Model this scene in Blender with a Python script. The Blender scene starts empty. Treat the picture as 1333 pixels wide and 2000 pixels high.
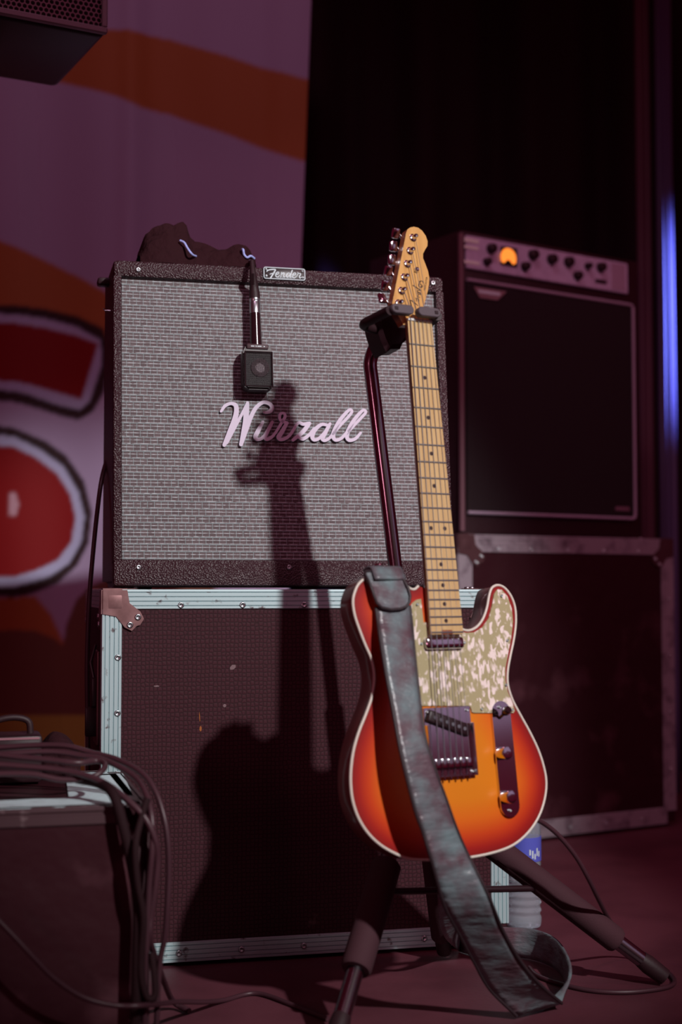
import bpy, bmesh, math, random
from mathutils import Vector, Matrix
from mathutils.geometry import delaunay_2d_cdt
random.seed(7)
R = math.radians
S = bpy.context.scene
COL = S.collection

# ------------------------------------------------------------------ camera
F = 2778.0                      # focal length in pixels of the 1333 x 2000 frame
CZ = 0.626                      # camera height
PITCH = math.atan(150.0 / F)
cd = bpy.data.cameras.new('camera'); cam = bpy.data.objects.new('camera', cd); COL.objects.link(cam)
cam.location = (0, 0, CZ); cam.rotation_euler = (math.pi / 2 + PITCH, 0, 0)
cd.sensor_fit = 'VERTICAL'; cd.sensor_height = 36.0; cd.lens = 36.0 * F / 2000.0
cd.clip_start = 0.05; cd.clip_end = 60
cd.dof.use_dof = True; cd.dof.focus_distance = 2.36; cd.dof.aperture_fstop = 2.4
S.camera = cam
# ------------------------------------------------------------------ exposure, world
S.view_settings.view_transform = 'Standard'; S.view_settings.look = 'None'
S.view_settings.exposure = 0.0; S.view_settings.gamma = 1.0
S.view_settings.use_curve_mapping = False
W = bpy.data.worlds.new('world'); S.world = W; W.use_nodes = True
bg = W.node_tree.nodes['Background']; bg.inputs[0].default_value = (1.0, 0.045, 0.16, 1); bg.inputs[1].default_value = 0.066

# ------------------------------------------------------------------ lights
def look(o, target):
    d = Vector(target) - o.location
    o.rotation_euler = d.to_track_quat('-Z', 'Y').to_euler()
def spot(name, loc, target, power, col, size, blend, radius):
    l = bpy.data.lights.new(name, 'SPOT'); l.energy = power; l.color = col
    l.spot_size = R(size); l.spot_blend = blend; l.shadow_soft_size = radius
    o = bpy.data.objects.new(name, l); COL.objects.link(o); o.location = loc; look(o, target); return o
def area(name, loc, target, power, col, sx, sy):
    l = bpy.data.lights.new(name, 'AREA'); l.shape = 'RECTANGLE'; l.size = sx; l.size_y = sy
    l.energy = power; l.color = col
    o = bpy.data.objects.new(name, l); COL.objects.link(o); o.location = loc; look(o, target); return o
spot('key_spot', (1.90, -0.95, 2.72), (0.05, 2.35, 0.74), 640, (1.0, 0.95, 0.95), 25.5, 0.45, 0.065)
spot('banner_wash', (-0.2, 1.0, 4.2), (-0.55, 4.1, 0.9), 62, (1.0, 0.54, 0.74), 62, 0.8, 0.25)
spot('fill_spot', (-1.5, -0.6, 0.95), (0.1, 2.4, 0.8), 22, (1.0, 0.40, 0.52), 48, 0.6, 0.2)
spot('stage_right_wash', (1.5, 1.2, 2.6), (0.75, 3.5, 0.5), 58, (1.0, 0.36, 0.50), 60, 0.8, 0.2)
spot('drape_blue', (2.9, 3.95, 1.9), (1.02, 4.42, 1.47), 2600, (0.17, 0.23, 1.0), 22, 0.9, 0.05)
area('chrome_reflection_fill', (3.1, 0.75, 1.5), (0.2, 2.1, 0.7), 1.6, (0.80, 0.66, 1.0), 1.6, 1.2)  # added off-frame fill lamp, gives the chrome plates something pale to reflect

# ------------------------------------------------------------------ pixel helpers (survey of the place)
CF = Vector((0, math.cos(PITCH), math.sin(PITCH))); CU = Vector((0, -math.sin(PITCH), math.cos(PITCH)))
CR = Vector((1, 0, 0)); CO = Vector((0, 0, CZ))
def ray(px, py): return CF + CR * ((px - 666.5) / F) + CU * ((1000.0 - py) / F)
def P(px, py, Y): d = ray(px, py); return CO + d * (Y / d.y)
def PZ(px, py, z): d = ray(px, py); return CO + d * ((z - CZ) / d.z)
def L(M, px, py, y=0.0):                       # survey point in the local frame M, on its plane y
    I = M.inverted(); o = I @ CO; d = I.to_3x3() @ ray(px, py)
    t = (y - o.y) / d.y; q = o + d * t
    return (q.x, q.z)
def frame(loc, yaw, lean=0.0):
    return Matrix.Translation(Vector(loc)) @ Matrix.Rotation(R(yaw), 4, 'Z') @ Matrix.Rotation(R(-lean), 4, 'X')

# ------------------------------------------------------------------ materials
MATS = {}
def mat(name, col, rough=0.5, metal=0.0, spec=0.5, noise=None, bump=None, coat=0.0, emis=None, trans=0.0, ior=1.45):
    """noise = (scale, colour2, contrast) ; bump = (kind, scale, strength, distance)"""
    if name in MATS: return MATS[name]
    m = bpy.data.materials.new(name); m.use_nodes = True
    nt = m.node_tree; b = nt.nodes['Principled BSDF']
    b.inputs['Base Color'].default_value = (*col, 1); b.inputs['Roughness'].default_value = rough
    b.inputs['Metallic'].default_value = metal; b.inputs['Specular IOR Level'].default_value = spec
    b.inputs['Coat Weight'].default_value = coat; b.inputs['Coat Roughness'].default_value = 0.06
    b.inputs['Transmission Weight'].default_value = trans; b.inputs['IOR'].default_value = ior
    tc = nt.nodes.new('ShaderNodeTexCoord')
    if noise:
        n = nt.nodes.new('ShaderNodeTexNoise'); n.inputs['Scale'].default_value = noise[0]; n.inputs['Detail'].default_value = 6
        r = nt.nodes.new('ShaderNodeValToRGB'); lo, hi = noise[2]
        r.color_ramp.elements[0].position = lo; r.color_ramp.elements[1].position = hi
        r.color_ramp.elements[0].color = (*col, 1); r.color_ramp.elements[1].color = (*noise[1], 1)
        nt.links.new(tc.outputs['Object'], n.inputs['Vector']); nt.links.new(n.outputs['Fac'], r.inputs['Fac'])
        nt.links.new(r.outputs['Color'], b.inputs['Base Color'])
    if bump:
        kind, sc, st, dist = bump
        if kind == 'noise':
            t = nt.nodes.new('ShaderNodeTexNoise'); t.inputs['Scale'].default_value = sc; t.inputs['Detail'].default_value = 4; out = t.outputs['Fac']
        else:
            t = nt.nodes.new('ShaderNodeTexVoronoi'); t.inputs['Scale'].default_value = sc
            t.feature = 'DISTANCE_TO_EDGE' if kind == 'edge' else 'F1'; out = t.outputs['Distance']
        nt.links.new(tc.outputs['Object'], t.inputs['Vector'])
        bp = nt.nodes.new('ShaderNodeBump'); bp.inputs['Strength'].default_value = st; bp.inputs['Distance'].default_value = dist
        nt.links.new(out, bp.inputs['Height']); nt.links.new(bp.outputs['Normal'], b.inputs['Normal'])
    if emis:
        b.inputs['Emission Color'].default_value = (*emis[0], 1); b.inputs['Emission Strength'].default_value = emis[1]
    MATS[name] = m; return m

M_TOLEX = mat('tolex', (0.036, 0.011, 0.016), 0.42, spec=0.62, bump=('F1', 330, 0.8, 0.0018))
M_BLACK = mat('black_plastic', (0.020, 0.006, 0.009), 0.42)
M_RUBBER = mat('black_rubber', (0.024, 0.008, 0.011), 0.55, bump=('noise', 300, 0.2, 0.001))
M_FOAM = mat('foam_sleeve', (0.048, 0.014, 0.021), 0.85, bump=('noise', 500, 0.35, 0.001))
M_CHROME = mat('chrome', (0.72, 0.72, 0.76), 0.12, metal=1.0)
M_STEEL = mat('brushed_steel', (0.52, 0.58, 0.60), 0.32, metal=1.0)
M_ALU = mat('aluminium_extrusion', (0.50, 0.66, 0.68), 0.50, metal=0.45, noise=(60, (0.16, 0.13, 0.14), (0.62, 0.70)))
M_ALUDULL = mat('dull_aluminium', (0.42, 0.38, 0.42), 0.55, metal=0.4, noise=(25, (0.2, 0.16, 0.19), (0.5, 0.7)))
M_BALL = mat('corner_steel', (0.36, 0.20, 0.20), 0.42, metal=0.6, noise=(30, (0.20, 0.10, 0.10), (0.4, 0.7)))
M_GLOSSBLACK = mat('gloss_black_tube', (0.022, 0.007, 0.010), 0.14, spec=1.0)
M_CABLE = mat('cable_rubber', (0.055, 0.020, 0.028), 0.42)
M_WHITE = mat('lavender_white', (0.66, 0.60, 0.74), 0.5)
M_TEALSIDE = mat('sign_edge', (0.22, 0.36, 0.38), 0.5)
M_PALE = mat('pale_print', (0.62, 0.74, 0.78), 0.5)
M_DECAL = mat('decal_ink', (0.03, 0.008, 0.008), 0.5)
M_CLOTHBLACK = mat('black_cloth', (0.028, 0.007, 0.010), 0.9, spec=0.2, bump=('noise', 45, 0.8, 0.012))

def cloth_grille():
    m = bpy.data.materials.new('grille_weave'); m.use_nodes = True; nt = m.node_tree; b = nt.nodes['Principled BSDF']
    tc = nt.nodes.new('ShaderNodeTexCoord'); sp = nt.nodes.new('ShaderNodeSeparateXYZ'); cb = nt.nodes.new('ShaderNodeCombineXYZ')
    nt.links.new(tc.outputs['Object'], sp.inputs[0]); nt.links.new(sp.outputs['X'], cb.inputs['X']); nt.links.new(sp.outputs['Z'], cb.inputs['Y'])
    br = nt.nodes.new('ShaderNodeTexBrick'); nt.links.new(cb.outputs[0], br.inputs['Vector'])
    br.inputs['Scale'].default_value = 1.0; br.inputs['Brick Width'].default_value = 0.0118; br.inputs['Row Height'].default_value = 0.0124
    br.inputs['Mortar Size'].default_value = 0.0006; br.inputs['Mortar Smooth'].default_value = 0.6; br.inputs['Bias'].default_value = 0.0
    br.inputs['Color1'].default_value = (0.066, 0.036, 0.041, 1); br.inputs['Color2'].default_value = (0.100, 0.066, 0.071, 1)
    br.inputs['Mortar'].default_value = (0.22, 0.31, 0.32, 1)
    # bright horizontal threads, broken up along their length
    mm = nt.nodes.new('ShaderNodeMath'); mm.operation = 'MULTIPLY'; mm.inputs[1].default_value = 2 * math.pi / 0.0062
    sn = nt.nodes.new('ShaderNodeMath'); sn.operation = 'SINE'; rr_ = nt.nodes.new('ShaderNodeMapRange'); rr_.inputs['From Min'].default_value = 0.55; rr_.inputs['From Max'].default_value = 0.98
    nt.links.new(sp.outputs['Z'], mm.inputs[0]); nt.links.new(mm.outputs[0], sn.inputs[0]); nt.links.new(sn.outputs[0], rr_.inputs['Value'])
    mp = nt.nodes.new('ShaderNodeMapping'); mp.inputs['Scale'].default_value = (150, 330, 1); nt.links.new(cb.outputs[0], mp.inputs[0])
    n = nt.nodes.new('ShaderNodeTexNoise'); n.inputs['Scale'].default_value = 1.0; n.inputs['Detail'].default_value = 3; nt.links.new(mp.outputs[0], n.inputs['Vector'])
    r3 = nt.nodes.new('ShaderNodeMapRange'); r3.inputs['From Min'].default_value = 0.30; r3.inputs['From Max'].default_value = 0.62; nt.links.new(n.outputs['Fac'], r3.inputs['Value'])
    ml = nt.nodes.new('ShaderNodeMath'); ml.operation = 'MULTIPLY'; nt.links.new(rr_.outputs[0], ml.inputs[0]); nt.links.new(r3.outputs[0], ml.inputs[1])
    mx = nt.nodes.new('ShaderNodeMix'); mx.data_type = 'RGBA'; mx.inputs['B'].default_value = (0.62, 0.68, 0.71, 1)
    nt.links.new(ml.outputs[0], mx.inputs['Factor']); nt.links.new(br.outputs['Color'], mx.inputs['A'])
    nt.links.new(mx.outputs['Result'], b.inputs['Base Color']); b.inputs['Roughness'].default_value = 0.6
    bp = nt.nodes.new('ShaderNodeBump'); bp.inputs['Strength'].default_value = 0.5; bp.inputs['Distance'].default_value = 0.001
    nt.links.new(ml.outputs[0], bp.inputs['Height']); nt.links.new(bp.outputs['Normal'], b.inputs['Normal'])
    return m
def wood(name, c1, c2, scale, rough, coat, axis='Z'):
    m = bpy.data.materials.new(name); m.use_nodes = True; nt = m.node_tree; b = nt.nodes['Principled BSDF']
    tc = nt.nodes.new('ShaderNodeTexCoord'); mp = nt.nodes.new('ShaderNodeMapping')
    mp.inputs['Scale'].default_value = (scale, scale, scale * 0.04)
    n = nt.nodes.new('ShaderNodeTexNoise'); n.inputs['Scale'].default_value = 1.0; n.inputs['Detail'].default_value = 5
    r = nt.nodes.new('ShaderNodeValToRGB'); r.color_ramp.elements[0].position = 0.35; r.color_ramp.elements[1].position = 0.7
    r.color_ramp.elements[0].color = (*c1, 1); r.color_ramp.elements[1].color = (*c2, 1)
    nt.links.new(tc.outputs['Object'], mp.inputs[0]); nt.links.new(mp.outputs[0], n.inputs['Vector'])
    nt.links.new(n.outputs['Fac'], r.inputs['Fac']); nt.links.new(r.outputs['Color'], b.inputs['Base Color'])
    b.inputs['Roughness'].default_value = rough; b.inputs['Coat Weight'].default_value = coat; b.inputs['Coat Roughness'].default_value = 0.08
    return m
def attr_mat(name, attr, rough, coat=0.0, bump=None):
    m = bpy.data.materials.new(name); m.use_nodes = True; nt = m.node_tree; b = nt.nodes['Principled BSDF']
    a = nt.nodes.new('ShaderNodeAttribute'); a.attribute_name = attr
    nt.links.new(a.outputs['Color'], b.inputs['Base Color']); b.inputs['Roughness'].default_value = rough
    b.inputs['Coat Weight'].default_value = coat; b.inputs['Coat Roughness'].default_value = 0.07
    return m
M_GRILLE = cloth_grille()
M_MAPLE = wood('maple', (0.66, 0.36, 0.115), (0.56, 0.285, 0.085), 120, 0.35, 0.35)
M_NECKSIDE = wood('maple_fingerboard', (0.62, 0.42, 0.195), (0.54, 0.335, 0.14), 160, 0.4, 0.3)

def hexboard():
    m = bpy.data.materials.new('hexagon_board'); m.use_nodes = True; nt = m.node_tree; b = nt.nodes['Principled BSDF']
    tc = nt.nodes.new('ShaderNodeTexCoord')
    v = nt.nodes.new('ShaderNodeTexVoronoi'); v.feature = 'DISTANCE_TO_EDGE'; v.inputs['Scale'].default_value = 140; v.inputs['Randomness'].default_value = 0.35
    nt.links.new(tc.outputs['Object'], v.inputs['Vector'])
    r = nt.nodes.new('ShaderNodeValToRGB'); r.color_ramp.elements[0].position = 0.02; r.color_ramp.elements[1].position = 0.22
    r.color_ramp.elements[0].color = (0.026, 0.007, 0.010, 1); r.color_ramp.elements[1].color = (0.056, 0.015, 0.022, 1)
    nt.links.new(v.outputs['Distance'], r.inputs['Fac'])
    n = nt.nodes.new('ShaderNodeTexNoise'); n.inputs['Scale'].default_value = 9; n.inputs['Detail'].default_value = 8
    nt.links.new(tc.outputs['Object'], n.inputs['Vector'])
    r2 = nt.nodes.new('ShaderNodeValToRGB'); r2.color_ramp.elements[0].position = 0.70; r2.color_ramp.elements[1].position = 0.76
    r2.color_ramp.elements[0].color = (0, 0, 0, 1); r2.color_ramp.elements[1].color = (1, 1, 1, 1)
    nt.links.new(n.outputs['Fac'], r2.inputs['Fac'])
    mx = nt.nodes.new('ShaderNodeMix'); mx.data_type = 'RGBA'; mx.inputs['B'].default_value = (0.16, 0.11, 0.11, 1)
    nt.links.new(r2.outputs['Color'], mx.inputs['Factor']); nt.links.new(r.outputs['Color'], mx.inputs['A'])
    nt.links.new(mx.outputs['Result'], b.inputs['Base Color']); b.inputs['Roughness'].default_value = 0.6; b.inputs['Specular IOR Level'].default_value = 0.2
    bp = nt.nodes.new('ShaderNodeBump'); bp.inputs['Strength'].default_value = 0.35; bp.inputs['Distance'].default_value = 0.002
    nt.links.new(v.outputs['Distance'], bp.inputs['Height']); nt.links.new(bp.outputs['Normal'], b.inputs['Normal'])
    return m
M_HEX = hexboard()
M_SCUFF = mat('scuffed_black_laminate', (0.034, 0.008, 0.012), 0.5, spec=0.2, noise=(7, (0.090, 0.034, 0.044), (0.56, 0.74)), bump=('noise', 6, 0.5, 0.02))

# ------------------------------------------------------------------ mesh helpers
def obj(name, bm, m, parent=None, smooth=None):
    me = bpy.data.meshes.new(name)
    bmesh.ops.recalc_face_normals(bm, faces=bm.faces[:])
    bm.to_mesh(me); bm.free()
    if m is not None:
        for mm in (m if isinstance(m, (list, tuple)) else [m]): me.materials.append(mm)
    if smooth is not None:
        me.polygons.foreach_set('use_smooth', [True] * len(me.polygons)); me.set_sharp_from_angle(angle=R(smooth))
    o = bpy.data.objects.new(name, me); COL.objects.link(o)
    if parent is not None: o.parent = parent
    return o
def inst(src, parent, loc=(0, 0, 0), rot=None, M=None):
    o = bpy.data.objects.new(src.name.split('.')[0], src.data); COL.objects.link(o); o.parent = parent
    if M is not None: o.matrix_basis = M
    else:
        o.location = loc
        if rot: o.rotation_euler = rot
    return o
def tag(o, label=None, cat=None, group=None, kind=None):
    if label: o['label'] = label
    if cat: o['category'] = cat
    if group: o['group'] = group
    if kind: o['kind'] = kind
    return o
def thing(name, label, cat, M, group=None):
    o = bpy.data.objects.new(name, None); COL.objects.link(o); o.matrix_world = M
    o.empty_display_size = 0.05
    return tag(o, label, cat, group)
def box(bm, c, s, bev=0.0, seg=2, M=None):
    r = bmesh.ops.create_cube(bm, size=1.0); vs = r['verts']
    for v in vs: v.co = Vector((c[0] + v.co.x * s[0], c[1] + v.co.y * s[1], c[2] + v.co.z * s[2]))
    if bev > 0:
        es = list({e for v in vs for e in v.link_edges})
        rr = bmesh.ops.bevel(bm, geom=es, offset=bev, segments=seg, affect='EDGES', profile=0.5)
        vs = list({v for f in rr['faces'] for v in f.verts} | {v for v in vs if v.is_valid})
    if M is not None:
        for v in vs: v.co = M @ v.co
def prism(bm, pts, fn0, fn1):
    """closed outline of 2-D points extruded between two mappings"""
    a = [bm.verts.new(fn0(p)) for p in pts]; b = [bm.verts.new(fn1(p)) for p in pts]; n = len(pts)
    bm.faces.new(a); bm.faces.new(list(reversed(b)))
    for i in range(n): bm.faces.new((a[i], b[i], b[(i + 1) % n], a[(i + 1) % n]))
def cat_rom(pts, k=6, closed=False):
    pts = [Vector(p) for p in pts]; n = len(pts); out = []
    rng = range(n if closed else n - 1)
    for i in rng:
        if closed: p0, p1, p2, p3 = pts[(i - 1) % n], pts[i], pts[(i + 1) % n], pts[(i + 2) % n]
        else:
            p1, p2 = pts[i], pts[i + 1]; p0 = pts[i - 1] if i > 0 else p1 * 2 - p2; p3 = pts[i + 2] if i + 2 < n else p2 * 2 - p1
        for j in range(k):
            t = j / k
            out.append(0.5 * ((2 * p1) + (p2 - p0) * t + (2 * p0 - 5 * p1 + 4 * p2 - p3) * t * t + (3 * p1 - p0 - 3 * p2 + p3) * t ** 3))
    if not closed: out.append(pts[-1])
    return out
def tube(bm, pts, r, seg=10, closed=False, caps=True):
    pts = [Vector(p) for p in pts]; n = len(pts); rr = r if isinstance(r, (list, tuple)) else [r] * n
    rings = []; up = None
    for i, p in enumerate(pts):
        a = pts[(i - 1) % n] if (closed or i > 0) else p; b = pts[(i + 1) % n] if (closed or i < n - 1) else p
        t = (b - a)
        if t.length < 1e-9: t = Vector((0, 0, 1))
        t.normalize()
        if up is None:
            up = t.cross(Vector((0, 0, 1)))
            if up.length < 1e-3: up = t.cross(Vector((1, 0, 0)))
        up = up - t * up.dot(t); up.normalize(); w = t.cross(up)
        rings.append([bm.verts.new(p + (up * math.cos(2 * math.pi * k / seg) + w * math.sin(2 * math.pi * k / seg)) * rr[i]) for k in range(seg)])
    for i in range(n if closed else n - 1):
        A, B = rings[i], rings[(i + 1) % n]
        for k in range(seg): bm.faces.new((A[k], A[(k + 1) % seg], B[(k + 1) % seg], B[k]))
    if caps and not closed: bm.faces.new(list(reversed(rings[0]))); bm.faces.new(rings[-1])
def lathe(bm, prof, M=None, seg=20):
    """profile (r, h) revolved about local z"""
    M = M or Matrix.Identity(4); rings = []
    for r, h in prof:
        rings.append([bm.verts.new(M @ Vector((max(r, 1e-5) * math.cos(2 * math.pi * k / seg), max(r, 1e-5) * math.sin(2 * math.pi * k / seg), h))) for k in range(seg)])
    for A, B in zip(rings, rings[1:]):
        for k in range(seg): bm.faces.new((A[k], A[(k + 1) % seg], B[(k + 1) % seg], B[k]))
    bm.faces.new(list(reversed(rings[0]))); bm.faces.new(rings[-1])
def ribbon2d(bm, pts, widths, fn, z0, z1, k=6):
    """flat stroke (2-D centre line with widths, round ends) raised from z0 to z1 through fn(u, v, z)"""
    q = cat_rom([(p[0], p[1], w) for p, w in zip(pts, widths)], k)
    n = len(q); left = []; right = []
    for i in range(n):
        a = q[max(i - 1, 0)]; b = q[min(i + 1, n - 1)]; t = Vector((b.x - a.x, b.y - a.y)); t.normalize()
        nrm = Vector((-t.y, t.x)); c = Vector((q[i].x, q[i].y)); h = q[i].z / 2
        left.append(c + nrm * h); right.append(c - nrm * h)
    top = []
    rows = [(l, r) for l, r in zip(left, right)]
    def cap(i, sgn):
        a = q[i]; b = q[i + (1 if sgn < 0 else -1)]; t = Vector((a.x - b.x, a.y - b.y)); t.normalize()
        nrm = Vector((-t.y, t.x)); c = Vector((a.x, a.y)); h = a.z / 2
        res = []
        for s in (0.6, 0.95):
            th = math.acos(max(-1, min(1, 1 - s))) if False else s * math.pi / 2 * 0.85
            res.append((c + t * h * math.sin(th) + nrm * h * math.cos(th), c + t * h * math.sin(th) - nrm * h * math.cos(th)))
        return res
    e = cap(n - 1, 1); s = cap(0, -1)
    rows = [(b, a) for a, b in reversed(s)] + rows + e
    Tl = [bm.verts.new(fn(l.x, l.y, z1)) for l, r in rows]; Tr = [bm.verts.new(fn(r.x, r.y, z1)) for l, r in rows]
    Bl = [bm.verts.new(fn(l.x, l.y, z0)) for l, r in rows]; Br = [bm.verts.new(fn(r.x, r.y, z0)) for l, r in rows]
    m = len(rows)
    for i in range(m - 1):
        f = bm.faces.new((Tl[i], Tr[i], Tr[i + 1], Tl[i + 1])); f.material_index = 0
        for quad in ((Bl[i], Bl[i + 1], Br[i + 1], Br[i]), (Tl[i], Tl[i + 1], Bl[i + 1], Bl[i]), (Tr[i + 1], Tr[i], Br[i], Br[i + 1])):
            bm.faces.new(quad).material_index = 1
    bm.faces.new((Tl[0], Bl[0], Br[0], Tr[0])).material_index = 1
    bm.faces.new((Tl[-1], Tr[-1], Br[-1], Bl[-1])).material_index = 1
def text_obj(name, s, size, m, parent, M, extrude=0.0002, shear=0.0):
    cu = bpy.data.curves.new(name, 'FONT'); cu.body = s; cu.size = size; cu.extrude = extrude; cu.align_x = 'CENTER'; cu.align_y = 'CENTER'; cu.shear = shear
    t = bpy.data.objects.new(name + '_tmp', cu); COL.objects.link(t)
    dg = bpy.context.evaluated_depsgraph_get(); me = bpy.data.meshes.new_from_object(t.evaluated_get(dg))
    bpy.data.objects.remove(t); me.name = name; me.materials.clear(); me.materials.append(m)
    o = bpy.data.objects.new(name, me); COL.objects.link(o); o.parent = parent; o.matrix_basis = M; return o
FRONT = Matrix.Rotation(math.pi / 2, 4, 'X')        # text plane facing local -y
def rivet_mesh(r=0.0055):
    bm = bmesh.new(); lathe(bm, [(r, 0), (r, 0.0015), (r * 0.85, 0.0028), (r * 0.5, 0.0030), (r * 0.42, 0.0016), (0.0, 0.0015)], seg=12)
    me = bpy.data.meshes.new('rivet'); bmesh.ops.recalc_face_normals(bm, faces=bm.faces[:]); bm.to_mesh(me); bm.free()
    me.materials.append(M_STEEL); me.polygons.foreach_set('use_smooth', [True] * len(me.polygons)); return me
RIVET = rivet_mesh(); SCREW = rivet_mesh(0.0045); SMALLSCREW = rivet_mesh(0.0021)
def put(me, name, parent, M):
    o = bpy.data.objects.new(name, me); COL.objects.link(o); o.parent = parent; o.matrix_basis = M; return o
def face_y(x, z, y): return Matrix.Translation((x, y, z)) @ Matrix.Rotation(math.pi / 2, 4, 'X')      # local z -> -y

# ================================================================== SETTING
bm = bmesh.new(); box(bm, (0, 2.5, -0.05), (9, 9, 0.1))
M_FLOOR = mat('stage_floor', (0.115, 0.030, 0.044), 0.6, noise=(5, (0.085, 0.020, 0.031), (0.42, 0.62)), bump=('noise', 140, 0.25, 0.002))
fl = tag(obj('floor', bm, M_FLOOR), 'dark matt stage floor under the gear', kind='structure')
def drape(name, x0, x1, y, z0, z1, m, amp, wl, ph=0.0, yaw=0.0, kind='structure', label=None, nx=None):
    bm = bmesh.new(); nx = nx or int((x1 - x0) / 0.02); nz = 12; g = []
    for i in range(nx + 1):
        col = []
        x = x0 + (x1 - x0) * i / nx
        for j in range(nz + 1):
            z = z0 + (z1 - z0) * j / nz
            d = amp * (math.sin(2 * math.pi * x / wl + ph + 0.3 * math.sin(z * 1.3)) + 0.5 * math.sin(2 * math.pi * x / (wl * 0.43) + 1.3 * ph + 0.4 * z))
            col.append(bm.verts.new((x, y + d + (x - x0) * math.tan(R(yaw)), z)))
        g.append(col)
    for i in range(nx):
        for j in range(nz): bm.faces.new((g[i][j], g[i + 1][j], g[i + 1][j + 1], g[i][j + 1]))
    o = obj(name, bm, m, None, 180); sm = o.modifiers.new('thickness', 'SOLIDIFY'); sm.thickness = 0.004
    if kind: o['kind'] = kind
    if label: o['label'] = label
    return o
M_CURTAIN = mat('black_stage_curtain', (0.022, 0.005, 0.008), 0.9)
drape('wall_back', -2.6, 2.6, 4.95, 0, 4.2, M_CURTAIN, 0.045, 0.42, label='black folded stage curtain behind everything')

# printed banner: colours of the print sampled onto a fine cloth grid
BY = 4.05
def bxz(px, py): p = P(px, py, BY); return (p.x, p.z)
LIL = (0.46, 0.37, 0.56); ORA = (0.44, 0.135, 0.035); RED = (0.27, 0.0, 0.002); OUT = (0.52, 0.54, 0.78); INK = (0.03, 0.010, 0.012); BRN = (0.17, 0.070, 0.045); OLI = (0.42, 0.34, 0.06); PNK = (0.6, 0.35, 0.42)
def poly(pts, smooth=False): return [bxz(*p) for p in pts]
REG = [
 (ORA, poly([(-260, -30), (60, 20), (210, 65), (330, 75), (400, 97), (500, 126), (640, 166), (640, 330), (600, 316), (560, 305), (450, 265), (330, 222), (270, 214), (230, 195), (130, 165), (20, 130), (-260, 100)])),
 (ORA, poly([(-260, 440), (-40, 455), (40, 487), (100, 515), (160, 545), (210, 575), (260, 640), (240, 700), (-260, 640)])),
 (INK, poly([(-260, 590), (28, 597), (90, 604), (150, 618), (205, 645), (224, 690), (206, 770), (184, 806), (155, 821), (120, 813), (70, 797), (28, 786), (-260, 765)])),
 (OUT, poly([(-260, 606), (28, 615), (90, 623), (150, 639), (200, 668), (202, 715), (178, 785), (158, 801), (110, 790), (60, 772), (28, 764), (-260, 745)])),
 (RED, poly([(-260, 622), (28, 632), (90, 641), (150, 656), (195, 674), (161, 781), (110, 766), (60, 752), (28, 746), (-260, 728)])),
 (INK, poly([(-140, 850), (-60, 825), (28, 836), (90, 862), (130, 890), (166, 940), (182, 1000), (176, 1060), (152, 1105), (112, 1140), (62, 1161), (28, 1167), (-80, 1165)])),
 (OUT, poly([(-140, 870), (-60, 845), (28, 853), (80, 879), (125, 912), (155, 962), (167, 1010), (160, 1060), (136, 1100), (96, 1127), (28, 1147), (-80, 1145)])),
 (RED, poly([(-140, 890), (-60, 865), (28, 873), (70, 893), (112, 925), (138, 965), (149, 1010), (141, 1058), (112, 1095), (70, 1115), (28, 1128), (-80, 1126)])),
 (PNK, poly([(20, 962), (32, 962), (39, 985), (34, 1008), (20, 1008)])),
 (ORA, poly([(-260, 1170), (28, 1168), (70, 1164), (100, 1200), (126, 1258), (126, 1300), (-260, 1300)])),
 (BRN, poly([(-260, 1250), (28, 1230), (70, 1232), (105, 1246), (124, 1260), (130, 1220), (150, 1172), (178, 1145), (215, 1130), (420, 1110), (420, 1396), (-260, 1396)])),
 (OLI, poly([(-260, 1396), (440, 1396), (440, 1700), (-260, 1700)])),
]
def inside(x, z, pg):
    c = False; n = len(pg); j = n - 1
    for i in range(n):
        xi, zi = pg[i]; xj, zj = pg[j]
        if (zi > z) != (zj > z) and x < (xj - xi) * (z - zi) / (zj - zi) + xi: c = not c
        j = i
    return c
REGB = [(c, pg, min(p[0] for p in pg), max(p[0] for p in pg), min(p[1] for p in pg), max(p[1] for p in pg)) for c, pg in REG]
def banner_col(x, z):
    acc = [0, 0, 0]
    for dx in (-0.0035, 0, 0.0035):
        for dz in (-0.0035, 0, 0.0035):
            c = banner_one(x + dx, z + dz); acc = [a + b / 9 for a, b in zip(acc, c)]
    return acc
def banner_one(x, z):
    c = LIL
    for col, pg, a, b, d, e in REGB:
        if a <= x <= b and d <= z <= e and inside(x, z, pg): c = col
    return c
bm = bmesh.new(); lay = bm.loops.layers.float_color.new('print')
nx, nz = 190, 400; X0 = -1.30; Z0, Z1 = 0.0, 2.75; vs = []
for i in range(nx + 1):
    col = []
    for j in range(nz + 1):
        z = Z0 + (Z1 - Z0) * j / nz
        xr = bxz(588 + (510 - (1150 - (z - CZ) / BY * F)) * 0.037, 800)[0]       # slightly slanting free edge
        x = X0 + (xr - X0) * i / nx
        d = 0.016 * math.sin(x * 7.5 + 0.5) + 0.020 * math.exp(-((x + 0.60) / 0.035) ** 2) + 0.012 * math.sin(x * 19 + z * 0.8) + 0.018 * math.exp(-((x + 0.17) / 0.05) ** 2)
        col.append((bm.verts.new((x, BY - d, z)), banner_col(x, z)))
    vs.append(col)
for i in range(nx):
    for j in range(nz):
        q = (vs[i][j], vs[i + 1][j], vs[i + 1][j + 1], vs[i][j + 1]); f = bm.faces.new([a[0] for a in q])
        for lp, a in zip(f.loops, q): lp[lay] = (*a[1], 1)
ban = obj('banner', bm, attr_mat('banner_print', 'print', 0.75), None, 180)
sm = ban.modifiers.new('thickness', 'SOLIDIFY'); sm.thickness = 0.003
tag(ban, 'hanging lilac cloth banner with orange bands and outlined red letters', 'banner')
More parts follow.
